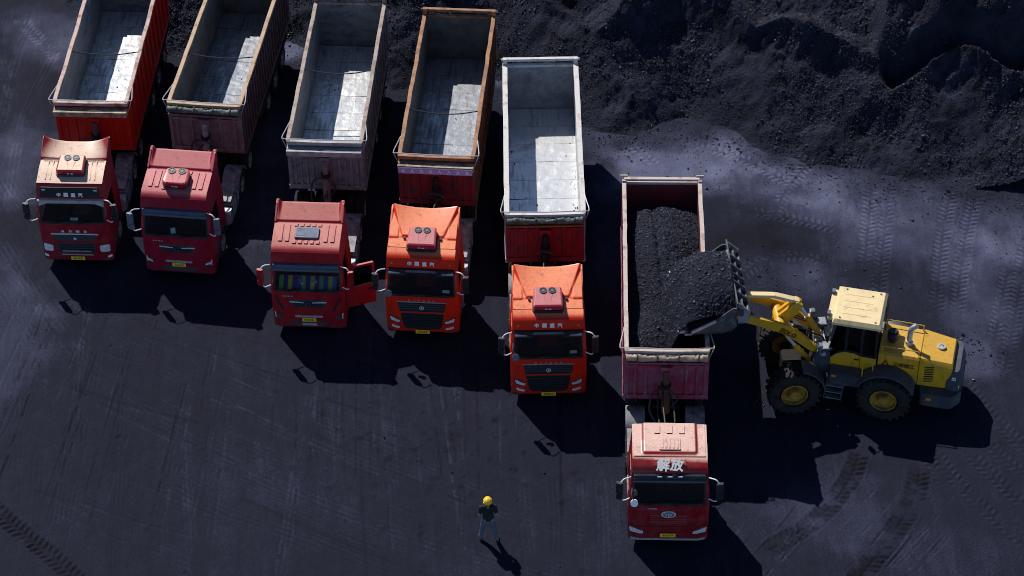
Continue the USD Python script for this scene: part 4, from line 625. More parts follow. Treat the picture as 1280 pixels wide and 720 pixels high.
    part(root, 'front_lip', B().box((0, y0 - .10, zr - .36), (2 * hw - .04, .22, .06), .015), o.get('lip', front))
    # tarpaulin hoop: a thin bar standing off round the front rim
    hp = [(-hw - .03, y0 + 1.0, zr + .02), (-hw - .16, y0 + .15, zr + .10), (-hw - .16, y0 - .02, zr + .12), (0, y0 - .06, zr + .12), (hw + .16, y0 - .02, zr + .12), (hw + .16, y0 + .15, zr + .10), (hw + .03, y0 + 1.0, zr + .02)]; hb = B()
    for a, b in zip(hp[:-1], hp[1:]): hb.cyl(a, b, .018, 8)
    hb.cyl((-hw - .16, y0, zr + .11), (-hw + .02, y0 - .02, zr - .4), .014, 6).cyl((hw + .16, y0, zr + .11), (hw - .02, y0 - .02, zr - .4), .014, 6); part(root, 'tarpaulin_hoop', hb, o.get('hoop', M['steel']))
    for yy, sag in o.get('chains', ()): part(root, 'cross_cable', B().tube(curve([(-hw + .06, y0 + yy, zr - .06), (-.4, y0 + yy - .04, zr - .1 - sag), (.4, y0 + yy - .05, zr - .1 - sag * .9), (hw - .06, y0 + yy + .05, zr - .06)], 14), .022, 6), o.get('chainmat', M['hose']))
    cy = part(root, 'lift_cylinder', B().cyl((o.get('cx', 0), y0 - .28, 1.2), (o.get('cx', 0), y0 - .24, 2.3), .135, 22).cyl((o.get('cx', 0), y0 - .24, 2.3), (o.get('cx', 0), y0 - .20, 2.85), .105, 22), o.get('cyl', M['frame']), smooth=40)
    part(cy, 'cylinder_collar', B().cyl((o.get('cx', 0), y0 - .243, 2.22), (o.get('cx', 0), y0 - .24, 2.34), .155, 22), M['frame'], smooth=40); part(cy, 'cylinder_bracket', B().box((o.get('cx', 0), y0 - .14, 2.9), (.36, .2, .2), .03), front)
    h = curve([(o.get('cx', 0) + .12, y0 - .3, 1.35), (.35, y0 - .55, 2.0), (.15, y0 - .7, 2.45), (-.35, y0 - .55, 2.3), (-.5, y0 - .5, 1.5), (-.3, y0 - .7, 1.15)], 30); part(root, 'hydraulic_hose', B().tube(h, .032, 8), M['hose'], smooth=40)

# ------------------------------------------------------------------ the six lorries
pk = dict(pinkdust=(0.52, 0.36, 0.33), tan=(0.46, 0.33, 0.24), rust=(0.30, 0.12, 0.045), coal=(0.03, 0.03, 0.035))
M.update(hatch=plain('hatch_glass', (0.16, 0.18, 0.24), 0.2), visor6=plain('smoked_visor', (0.02, 0.025, 0.032), 0.15, coat=0.6),
         visor1=plain('pale_visor', (0.42, 0.42, 0.42), 0.4), visor2=plain('blue_grey_visor', (0.055, 0.075, 0.115), 0.25, coat=0.5))
CABS = dict(a=paint('crimson_cab_paint', (0.23, 0.002, 0.013), (0.90, 0.72, 0.54), .04, top=.9, rough=.33, umin=.86), b=paint('dusty_crimson_cab_paint', (0.24, 0.003, 0.020), (0.70, 0.24, 0.24), .05, top=.75, rough=.36),
            c=paint('scratched_red_cab_paint', (0.29, 0.003, 0.010), (0.64, 0.27, 0.23), .07, top=.7, rough=.36), d=paint('orange_red_cab_paint', (0.68, 0.021, 0.005), (0.92, 0.40, 0.19), .03, top=.8, rough=.3),
            f=paint('dull_crimson_cab_paint', (0.21, 0.003, 0.009), (0.78, 0.56, 0.47), .06, top=.9, rough=.34, umin=.93), unit=paint('pink_red_unit_paint', (0.40, 0.012, 0.04), (0.55, 0.30, 0.28), .1, top=.6))
W = dict(rim1=worn('chipped_pink_rim', (0.52, 0.36, 0.31), (0.22, 0.09, 0.06), .5, .62), rim2=worn('ochre_rim', (0.50, 0.33, 0.20), (0.26, 0.14, 0.08), .5, .66), rim3=worn('dusty_brown_rim', (0.40, 0.31, 0.27), (0.20, 0.12, 0.08), .45, .62),
         rim4=worn('rusty_orange_rim', (0.40, 0.17, 0.06), (0.18, 0.075, 0.035), .45, .6), rim5=worn('chalky_white_rim', (0.66, 0.63, 0.62), (0.33, 0.22, 0.16), .55, .7), rim6=worn('pale_pink_rim', (0.56, 0.46, 0.42), (0.26, 0.15, 0.11), .52, .68),
         red1=paint('bright_red_body_paint', (0.50, 0.010, 0.004), (0.22, 0.05, 0.04), .3, top=.3, coat=.3), maroon2=worn('grimy_maroon_body', (0.12, 0.022, 0.035), (0.10, 0.09, 0.10), .42, .6), grey3=worn('bare_grey_body', (0.25, 0.29, 0.31), (0.10, 0.11, 0.115), .45, .68),
         rust4=worn('rusty_brown_body', (0.17, 0.055, 0.03), (0.06, 0.035, 0.03), .42, .62), front2=worn('dusty_pink_front', (0.24, 0.10, 0.12), (0.26, 0.22, 0.23), .4, .6), front4=worn('sooty_red_front', (0.20, 0.012, 0.022), (0.045, 0.03, 0.035), .45, .62),
         front5=worn('sooty_scarlet_front', (0.30, 0.012, 0.02), (0.07, 0.03, 0.035), .5, .66), front6=worn('dusty_purple_red_front', (0.36, 0.04, 0.10), (0.30, 0.18, 0.24), .45, .66), inner=worn('scraped_inner_steel', (0.20, 0.215, 0.24), (0.07, 0.07, 0.075), .42, .66, 2.0, .5, (1, .6, 2)),
         inner2=worn('brown_inner_steel', (0.15, 0.135, 0.13), (0.06, 0.05, 0.05), .42, .66, 2.0), inner5=worn('white_inner_paint', (0.33, 0.35, 0.39), (0.13, 0.14, 0.16), .45, .7, 1.6), tarp_tan=worn('torn_tan_canvas', (0.46, 0.36, 0.25), (0.18, 0.11, 0.07), .45, .62), tarp_green=worn('faded_green_canvas', (0.10, 0.15, 0.12), (0.07, 0.08, 0.07), .42, .6),
         tarp_beige=worn('beige_canvas', (0.52, 0.40, 0.30), (0.36, 0.24, 0.17), .42, .62, 5.0), tarp_grey=worn('grey_green_canvas', (0.15, 0.17, 0.16), (0.08, 0.09, 0.08), .42, .6), pale=worn('pale_grey_beam', (0.46, 0.44, 0.45), (0.24, 0.20, 0.19), .45, .65))
FL = [steel_floor('polished_floor_a', (0.68, 0.70, 0.73), (0.07, 0.072, 0.08), .47, .64), steel_floor('polished_floor_b', (0.35, 0.37, 0.41), (0.055, 0.057, 0.065), .44, .62), steel_floor('polished_floor_c', (0.68, 0.69, 0.70), (0.085, 0.087, 0.09), .48, .65), steel_floor('polished_floor_d', (0.42, 0.44, 0.48), (0.05, 0.052, 0.06), .44, .63), steel_floor('polished_floor_e', (0.78, 0.79, 0.80), (0.11, 0.112, 0.12), .51, .67)]
LORRY = [
    ('h', 'a', (-14.54, 2.12), -3.12, 'crimson lorry with black name board above windscreen and bright red empty trailer', dict(seed=1, dy=-.51, rim=W['rim1'], side=W['red1'], front=W['red1'], inner=W['inner'], floor=FL[0], ledge=W['tarp_tan'], lip=W['red1'], chains=((3.0, .03),), cx=.08, bent=1.6, cyl=W['maroon2']), dict(unit=CABS['a'], visor=M['visor1'], plate='50283', mirror=M['black'], arm='white')),
    ('d', 'b', (-11.06, 1.42), -7.42, 'dusty crimson lorry with ribbed twin-fan roof and empty maroon trailer with ochre rims', dict(seed=2, dy=.02, rim=W['rim2'], side=W['maroon2'], front=W['front2'], inner=W['inner2'], floor=FL[1], roll=W['tarp_grey'], lip=W['front2'], ribs=22, chains=((2.9, .02),), cyl=W['pale'], fribs=(-1.0, -.5, .5, 1.0)), dict(unit=CABS['b'], visor=M['visor2'], plate='71946', mirror=M['grey'], arm='white')),
    ('d', 'c', (-6.59, -1.40), -3.99, 'red lorry with its door open, a grey roof hatch and a bare grey empty trailer', dict(seed=3, dy=.64, rim=W['rim3'], side=W['grey3'], front=W['grey3'], inner=W['inner'], floor=FL[2], ledge=W['pale'], lip=W['grey3'], beam=W['pale'], post=True, chains=((4.1, .07),), cyl=W['front2'], fribs=(-1.05, -.85, -.65, -.45, .45, .65, .85, 1.05)), dict(hatch=True, door_open=True, visor=M['visor2'], plate='36815', mirror=CABS['c'], arm='white')),
    ('s', 'd', (-2.91, -1.72), -5.19, 'orange-red lorry with a black grille and an empty trailer with rusty orange rims', dict(seed=4, dy=.07, rim=W['rim4'], side=W['rust4'], front=W['front4'], inner=W['inner2'], floor=FL[3], ledge=W['tarp_tan'], lip=W['tarp_tan'], post=True, chains=((2.6, .06),), bent=1.5, strip=True), dict(unit=CABS['unit'], band=CABS['d'], plate='92407', mirror=M['black'], arm='white')),
    ('s', 'd', (1.10, -4.70), -.03, 'orange-red lorry with a white-rimmed empty trailer and green tarpaulin roll', dict(seed=5, dy=0, rim=W['rim5'], side=W['rim5'], front=W['front5'], inner=W['inner5'], floor=FL[4], roll=W['tarp_green'], lip=W['rim4'], rw=.17, post=True), dict(unit=CABS['unit'], band=CABS['d'], plate='18364', mirror=M['black'], arm='white')),
    ('f', 'f', (4.48, -10.99), -2.12, 'crimson lorry with large white roof characters, its trailer being filled with coal', dict(seed=6, dy=-.22, rim=W['rim6'], side=W['front6'], front=W['front6'], inner=W['front4'], floor=FL[3], roll=W['tarp_beige'], lip=W['front6'], cyl=W['rust4'], hoop=W['rim6']), dict(plate='60579', mirror=M['black'], arm='white'))]
GROUP = 'tipper lorries standing in the coal yard'
LR = []
for st, pc, (x, y), deg, lab, to, co in LORRY:
    t = thing('tipper_lorry', lab, 'lorry', (x, y, 0), math.radians(deg), GROUP); LR.append(t); make_cab(t, st, CABS[pc], co); make_chassis(t, to); make_trailer(t, to)
    if to.get('strip'):      # blue and white board under the torn canvas
        y0 = YB + to['dy']; bd = part(t, 'striped_board', B().box((0, y0 - .37, ZR - .32), (2.46, .03, .24), .006), plain('blue_board', (0.30, 0.38, 0.66), .5), label='blue board with a row of white arrow marks')
        for k in range(8): part(bd, 'arrow_mark', onto(trimesh.creation.extrude_polygon(__import__('shapely').Polygon([(-.07, -.08), (0, .08), (.07, -.08), (.035, -.08), (0, .01), (-.035, -.08)]), .004, engine='earcut'), (-1.07 + .305 * k, y0 - .387, ZR - .32), (1, 0, 0), (0, 0, 1)), M['white'])
def at(t, p):
    """World point of a lorry's local point."""
    st, pc, (x, y), deg = LORRY[t][:4]; a = math.radians(deg); return np.array([x + math.cos(a) * p[0] - math.sin(a) * p[1], y + math.sin(a) * p[0] + math.cos(a) * p[1], p[2]])
# open driver's door of the third lorry
def open_door():
    t = LR[2]; h = np.array([1.19, .36, 0]); a = math.radians(-68); R = np.eye(4); R[:2, :2] = [[math.cos(a), -math.sin(a)], [math.sin(a), math.cos(a)]]; R[:3, 3] = h
    pl = ex(rounded([(0, .92), (1.0, .92), (1.0, 2.62), (.30, 2.62), (0, 1.8)], .05), 'x', -.035, .035); wn = ex(rounded([(.10, 1.72), (.92, 1.78), (.92, 2.54), (.34, 2.54)], .05), 'x', -.2, .2)
    d = part(t, 'open_door', B().add(pl - wn, R), CABS['c'], smooth=30, label='driver door swung open'); part(d, 'door_window', B().add(ex(rounded([(.10, 1.72), (.92, 1.78), (.92, 2.54), (.34, 2.54)], .05), 'x', -.006, .006), R), M['glass'])
    part(d, 'door_lining', B().add(B().box((-.05, .5, 1.3), (.04, .85, .6), .03).box((-.09, .5, 1.5), (.08, .5, .06), .02).mesh(), R), M['dark'], smooth=30); part(d, 'door_handle', B().add(B().box((.05, .82, 1.55), (.035, .16, .05), .012).mesh(), R), M['black']); part(d, 'door_lamp', B().add(B().box((-.04, .35, 1.22), (.03, .10, .07), .01).mesh(), R), M['lens'])
open_door()
# striped cloth and gloves on the third lorry's dashboard
cl = thing('striped_cloth', 'multicoloured striped cloth spread on the dashboard of the lorry with the open door', 'cloth', at(2, (0, .33, 1.79)), math.radians(LORRY[2][3]))
cols = [(.16, .42, .10), (.03, .03, .20), (.75, .62, .04), (.18, .02, .16), (.05, .08, .35), (.20, .46, .12), (.04, .04, .2), (.72, .60, .04), (.16, .02, .2), (.12, .36, .14), (.05, .06, .3), (.78, .66, .05), (.1, .16, .42)]
for k, c in enumerate(cols):
    x0 = -.94 + 1.88 * k / len(cols); X, Y = np.meshgrid(np.linspace(x0, x0 + 1.88 / len(cols) - .004, 5), np.linspace(-.20, .22, 9)); Z = .02 + .035 * (F3(X, Y, 5, 3, 5) - .3) + .62 * (Y + .2); part(cl, 'cloth_stripe', grid_mesh(X, Y, Z), plain(f'cloth_dye_{k}', tuple(min(.9, q * 1.9) for q in c), .8, var=.15), smooth=True)
for i, (gxp, rz) in enumerate([(-.22, .4), (.18, -.5)]):
    g = B().box((0, 0, .03), (.11, .12, .05), .02)
    for j in range(4): g.tube(curve([(-.04 + .027 * j, .05, .035), (-.045 + .03 * j, .10, .05), (-.05 + .034 * j, .14 + .01 * (j in (1, 2)), .035)], 6), .012, 6)
    g.tube(curve([(.05, -.02, .03), (.085, .02, .045), (.10, .06, .03)], 6), .013, 6).box((0, -.08, .03), (.09, .06, .045), .02); m = g.mesh(); m.apply_transform(trimesh.transformations.euler_matrix(0, 0, rz))
    gl = part('/World', 'work_glove', m, M['white'], smooth=40); xf = UsdGeom.Xformable(gl); xf.AddTranslateOp().Set(Gf.Vec3d(*at(2, (gxp, .36, 1.95)))); xf.AddRotateZOp().Set(LORRY[2][3])
    tag(gl, ['white work glove on the striped dashboard cloth, left of its pair', 'white work glove on the striped dashboard cloth, right of its pair'][i], 'glove')
# coal already in the sixth trailer
y0 = YB - .22; X, Y = np.meshgrid(np.arange(-1.165, 1.166, .035), np.arange(y0 + .07, y0 + LB - .06, .035)); yy = (Y - y0) / LB
Z = 2.56 + .42 * np.exp(-((yy - .17) / .12) ** 2 - ((X + .5) / .7) ** 2) + 0.80 * np.exp(-((yy - .66) / .30) ** 2 - ((X + .05) / 1.1) ** 2) + .35 * np.exp(-((yy - .42) / .10) ** 2 - ((X - .7) / .5) ** 2) - .55 * np.exp(-((yy - .12) / .10) ** 2 - ((X - .85) / .42) ** 2) - .30 * sm(.90, 1.0, yy) - .14 * np.exp(-((X + .1 + .5 * (yy - .5)) / .09) ** 2) * sm(.35, .6, yy)
Z += .12 * (F3(X, Y, 1.6, 4, 71) - .5) + .07 * (F3(X, Y, 7, 3, 72) - .5); cv, cf = grid_mesh(X, Y, Z)
ld = part('/World', 'coal_load', (cv, cf), M['coal2'], smooth=True); xf = UsdGeom.Xformable(ld); xf.AddTranslateOp().Set(Gf.Vec3d(*at(5, (0, 0, 0)))); xf.AddRotateZOp().Set(LORRY[5][3]); tag(ld, 'heaped black coal filling the open trailer beside the loader', 'coal', kind='stuff')
k_ = rng.choice(len(cv), 12000); S = np.clip(rng.lognormal(-4.15, .42, len(k_)), .010, .05); 
def residue():
    P, S = [], []; r2 = np.random.default_rng(77)
    for t in range(5):
        dy = LORRY[t][5]['dy']
        for k in range(300):
            e = r2.random(); x = r2.choice([-1, 1]) * (1.15 - abs(r2.normal(0, .12))) if e < .5 else r2.uniform(-1.1, 1.1); y = YB + dy + (r2.uniform(.15, LB - .15) if e < .8 else r2.choice([.15 + abs(r2.normal(0, .2)), LB - .15 - abs(r2.normal(0, .4))])); s = float(np.clip(r2.lognormal(-4.7, .5), .004, .026)); P.append(at(t, (x, y, ZF + .03 + s * .3))); S.append(s)
    lumps('residue_lumps', 'coal crumbs left on the floors of the empty trailers', P, np.array(S))
residue()
lumps('load_lumps', 'loose coal lumps on top of the load in the trailer', np.array([at(5, cv[k]) for k in k_]) + np.c_[np.zeros((len(k_), 2)), S * .2], S)

# ------------------------------------------------------------------ wheel loader (front towards -x, near side -y)
LA, LAF = math.radians(-14.5), math.radians(16.8)
ld_ = thing('wheel_loader', 'yellow wheel loader with raised bucket tipping coal into the lorry beside it', 'loader', (10.20, -3.97, 0), LA)
YL = paint('yellow_machine_paint', (0.66, 0.36, 0.012), (0.26, 0.20, 0.13), .30, top=.22, rough=.4, coat=.3, scale=1.6); CR = paint('cream_roof_paint', (0.76, 0.62, 0.34), (0.5, 0.36, 0.22), .3, top=.3, rough=.45, coat=.1); DG = worn('slate_grey_paint', (0.045, 0.055, 0.075), (0.10, 0.10, 0.11), .48, .68, 3.0, .5); BK = worn('scraped_bucket_steel', (0.06, 0.062, 0.07), (0.20, 0.20, 0.22), .5, .7, 4.0, .45); RR = paint('ochre_wheel_paint', (0.50, 0.28, 0.03), (0.06, 0.05, 0.045), .9, top=.2, rough=.5, coat=.1); BR = plain('brown_lettering', (0.16, 0.035, 0.012), .6, var=.1)
RF = trimesh.transformations.rotation_matrix(LAF, [0, 0, 1])
def lp(name, b, mat, smooth=False, front=False, parent=None, label=None):
    m = b.mesh() if isinstance(b, B) else as_tm(b).copy()
    if front: m.apply_transform(RF)
    else: m.apply_translation((.18, 0, 0))
    return part(parent or ld_, name, m, mat, smooth, label)
TL, RL = tyre_mesh(.80, .60, 22, .05), rim_mesh(.42, .60, .12, 12, .42)
def lay_y(m, c, out): T = np.array([[1, 0, 0, c[0]], [0, 0, out, c[1]], [0, -out, 0, c[2]], [0, 0, 0, 1]], float); q = m.copy(); q.apply_transform(T); return q
for fx, fr in ((-1.5, True), (1.5, False)):
    for s in (-1, 1): w = lp('wheel', lay_y(TL, (fx, s * 1.12, .80), s), M['rubber'], 35, fr); lp('rim', lay_y(RL, (fx, s * 1.12, .80), s), RR, 35, fr, w)
    lp('axle', B().cyl((fx, -.9, .8), (fx, .9, .8), .16).box((fx, 0, .8), (.5, .5, .45), .1), M['frame'], 35, fr)
# rear frame, hood, counterweight
lp('rear_frame', B().box((1.6, 0, 1.0), (3.6, .95, .55), .05).box((.05, 0, 1.1), (.7, .7, .8), .06), DG)
hood1 = as_tm(m3.Manifold.hull_points(np.array([(x, s * y, z) for s in (-1, 1) for x, y, z in [(1.16, .74, 1.12), (1.16, .72, 2.12), (1.16, .66, 2.19), (2.42, .74, 1.12), (2.42, .72, 2.08), (2.42, .66, 2.15)]])))
hood2 = as_tm(m3.Manifold.hull_points(np.array([(x, s * y, z) for s in (-1, 1) for x, y, z in [(2.44, .75, 1.10), (2.44, .74, 2.09), (2.44, .67, 2.17), (3.40, .75, 1.15), (3.46, .70, 1.92), (3.42, .58, 2.04), (3.40, .75, 1.86)]])))
lp('hood', hood1, YL, 20); lp('rear_hood', hood2, YL, 20); lp('hood_seam', B().box((2.43, 0, 1.63), (.03, 1.40, .95), .01), M['ink'])
cw = rounded([(2.55, -1.12), (3.55, -1.12), (3.82, -.75), (3.82, .75), (3.55, 1.12), (2.55, 1.12)], .18); lp('counterweight', ex(cw, 'z', .62, 1.12), DG, 30); lp('rear_cowl', m3.Manifold.hull(ex(rounded([(3.30, -.79), (3.72, -.79), (3.80, -.6), (3.80, .6), (3.72, .79), (3.30, .79)], .08), 'z', 1.0, 1.45) + ex(rounded([(3.44, -.72), (3.62, -.72), (3.68, -.55), (3.68, .55), (3.62, .72), (3.44, .72)], .06), 'z', 1.8, 1.86)), DG, 30)
for k in range(7): lp('rear_grille_bar', B().box((3.77 - .014 * k, 0, 1.12 + .10 * k), (.05, 1.1, .045), .01), M['ink'])
for s in (-1, 1):
    lp('reflector_lamp', B().box((2.86, s * 1.125, .92), (.16, .03, .10), .01), M['amber']); lp('rear_lamp', B().box((3.70, s * .70, 1.30), (.06, .16, .12), .015), M['lens'])
    for k in range(7): lp('side_louver', B().bar((2.62, s * .752, 1.30 + .095 * k), (2.90, s * .752, 1.36 + .095 * k), .045, .012, .003, (0, 1, 0)), M['ink'])
    lp('hood_handrail', B().tube(curve([(1.25, s * .62, 2.17), (1.25, s * .62, 2.34), (1.32, s * .62, 2.38), (2.3, s * .62, 2.36), (2.38, s * .62, 2.30), (2.38, s * .62, 2.13)], 26), .018, 7), YL if s > 0 else YL, 40)
    lp('rear_fender', B().add(ex(csec([(1.5 + .95 * math.cos(a), .82 + .92 * math.sin(a)) for a in np.linspace(.35, 2.75, 22)] + [(1.5 + .88 * math.cos(a), .82 + .85 * math.sin(a)) for a in np.linspace(2.75, .35, 22)]), 'y', *((.74, 1.30) if s > 0 else (-1.30, -.74)))), DG, 40); lp('platform', B().box((.30, s * .98, 1.22), (1.10, .46, .40), .06).box((.2, s * 1.0, 1.45), (.9, .40, .04), .01), DG, 30)
    st_ = lp('access_ladder', B().bar((-.28, s * 1.16, 1.2), (-.36, s * 1.22, .42), .04, .16).bar((.22, s * 1.16, 1.2), (.18, s * 1.22, .42), .04, .16), DG)
    for z in (.46, .72, .98): lp('ladder_step', B().box((-.06, s * 1.20, z), (.52, .18, .035), .008), M['deck'], parent=st_)
    lp('step_lamp', B().box((-.12, s * 1.20, 1.36), (.14, .05, .09), .015), M['amber']); lp('platform_rail', B().tube(curve([(.75, s * 1.15, 1.45), (.75, s * 1.15, 2.0), (.85, s * 1.15, 2.08), (1.02, s * 1.1, 2.05), (1.05, s * 1.0, 1.6)], 22), .018, 7), YL, 40)
    t_ = lettering('山东临工', .17, .006, 4); lp('hood_lettering', onto(t_, (1.98, s * .737, 1.80), (-s, 0, 0), (0, 0, 1)), BR, label='brown maker lettering on the hood side')
    tri = __import__('shapely').Polygon([(-.14, -.11), (0, .14), (.14, -.11)], [[(-.06, -.08), (0, .02), (.06, -.08)]]); lp('hood_emblem', onto(trimesh.creation.extrude_polygon(tri, .006, engine='earcut'), (1.98 + s * .58, s * .738, 1.81), (-s, 0, 0), (0, 0, 1)), BR)
    lp('model_lettering', onto(lettering('L955', .13, .005, 4, False), (3.54, s * .772, 1.48), (-s * .25 if False else 0, 0, 1), (s, 0, 0)), M['white'])
lp('pre_cleaner', B().cyl((1.50, -.12, 2.15), (1.50, -.12, 2.34), .10, 18).cyl((1.50, -.12, 2.32), (1.50, -.12, 2.58), .17, 24).cyl((1.50, -.12, 2.56), (1.50, -.12, 2.64), .13, 24), M['black'], 40); lp('exhaust_pipe', B().cyl((2.02, -.10, 2.1), (2.02, -.10, 2.30), .12, 18).tube(curve([(2.02, -.10, 2.2), (2.02, -.10, 2.66), (2.06, -.08, 2.80), (2.20, -.05, 2.92)], 16), .085, 14), M['steel'], 40)
lp('filler_cap', B().add(trimesh.creation.annulus(.07, .13, .05, sections=24), trimesh.transformations.translation_matrix((3.02, .05, 2.12))).cyl((3.02, .05, 2.10), (3.02, .05, 2.13), .05, 14), M['steel'], 40)
# cab
cabp = rounded([(-.38, 1.25), (-.46, 1.75), (-.20, 3.16), (1.06, 3.16), (1.12, 1.25)], .06); cabo = ex(cabp, 'y', -.78, .78); cin = ex(cabp.offset(-.05), 'y', -.73, .73)
low = rounded([(-.6, 1.2), (1.2, 1.2), (1.2, 1.92), (.62, 1.94), (.42, 2.02), (.10, 2.04), (-.14, 1.90), (-.28, 1.74), (-.6, 1.74)], .04)
wf, wr = rounded([(-.44, 1.84), (-.22, 3.08), (.10, 3.08), (.10, 2.10), (-.10, 2.0), (-.30, 1.80)], .04), rounded([(.18, 2.10), (.18, 3.08), (.58, 3.08), (.58, 2.05), (.40, 2.10)], .03)
wr2 = rounded([(.66, 2.02), (.66, 3.08), (1.02, 3.08), (1.04, 2.0)], .03)
cuts = ex(wf, 'y', -1, 1) + ex(wr, 'y', -1, 1) + ex(wr2, 'y', -1, 1) + ex(csec(rect(-.66, 1.82, .66, 3.06)), 'x', -1, -.1).translate([0, 0, 0]) if False else ex(wf, 'y', -1, 1) + ex(wr, 'y', -1, 1) + ex(wr2, 'y', -1, 1)
fcut = ex(csec(rect(-.68, 1.82, .68, 3.06)), 'x', -1, .05); rcut = ex(csec(rect(-.66, 2.25, .66, 3.06)), 'x', .9, 2); cabm = cabo - cin - cuts - fcut - rcut
lw = ex(low, 'y', -2, 2); lp('cab', cabm ^ lw, YL, 25); lp('cab_pillar_frame', cabm - lw, M['black'], 25)
gl_ = ex(cabp.offset(-.012), 'y', -.768, .768) - ex(cabp.offset(-.022), 'y', -.758, .758); lp('side_window', (gl_ ^ (ex(wf, 'y', -1, 1) + ex(wr, 'y', -1, 1) + ex(wr2, 'y', -1, 1))), M['glass']); lp('front_window', gl_ ^ fcut - ex(csec(rect(-.0, 0, .001, .001)), 'x', 5, 6), M['glass']); lp('rear_window', gl_ ^ rcut, M['glass'])
rp_ = rounded([(-.52, -.70), (-.40, -.70), (-.36, -.85), (1.16, -.85), (1.16, .85), (-.36, .85), (-.40, .70), (-.52, .70)], .05); rf = m3.Manifold.hull(ex(csec([(-.36, -.85), (1.16, -.85), (1.16, .85), (-.36, .85)]).offset(-.0), 'z', 3.16, 3.24) + ex(csec([(-.30, -.76), (1.08, -.76), (1.08, .76), (-.30, .76)]), 'z', 3.30, 3.34)) + m3.Manifold.hull(ex(rounded([(-.54, -.66), (-.30, -.66), (-.30, .66), (-.54, .66)], .04), 'z', 3.17, 3.26))
rfp = lp('cab_roof', rf, CR, 25)
for y in (-.45, -.15, .15, .45): lp('roof_crease', B().box((.32, y, 3.342), (.9, .035, .012), .004), CR, parent=rfp)
for x, y in ((-.15, -.68), (.95, -.68), (.95, .66), (-.1, .66), (.72, .5)): lp('roof_bolt', B().cyl((x, y, 3.31), (x, y, 3.36), .03, 8), W['rust4'], parent=rfp)
lp('rear_ladder', B().tube([(1.17, .25, 3.2), (1.22, .25, 2.9), (1.22, .25, 2.25)], .02, 6).tube([(1.17, .68, 3.2), (1.22, .68, 2.9), (1.22, .68, 2.25)], .02, 6).cyl((1.21, .25, 2.9), (1.21, .68, 2.9), .018, 6).cyl((1.21, .25, 2.6), (1.21, .68, 2.6), .018, 6), W['rust4'])
lp('operator_seat', B().box((.50, 0, 1.75), (.5, .5, .14), .05).box((.76, 0, 2.1), (.14, .48, .65), .05), M['seat'], 30); tw = trimesh.creation.torus(.19, .016, 24, 8); tw.apply_transform(trimesh.transformations.euler_matrix(0, -.5, 0)); tw.apply_translation((.02, 0, 2.05)); lp('steering_wheel', B().add(tw).cyl((-.12, 0, 1.4), (.02, 0, 2.05), .035, 10), M['black'], 40); lp('cab_console', B().box((-.18, 0, 1.6), (.2, .5, .6), .05).box((.5, -.42, 1.72), (.6, .16, .4), .04), M['dark'])
for s in (-1, 1): lp('door_handle', B().box((.50, s * .795, 1.80), (.16, .03, .04), .01), M['black']); lp('door_seam', B().box((.61, s * .783, 1.60), (.015, .01, .62), .003), M['ink']); lp('cab_mirror', B().box((-.42, s * 1.02, 2.75), (.06, .18, .30), .03).tube([(-.30, s * .78, 3.0), (-.40, s * .98, 2.95), (-.41, s * 1.02, 2.8)], .014, 6), M['black'])
lp('work_lamp', B().box((-.50, -.52, 3.31), (.10, .16, .11), .02), M['grey']); lp('work_lamp', B().box((-.50, .52, 3.31), (.10, .16, .11), .02), M['grey'])
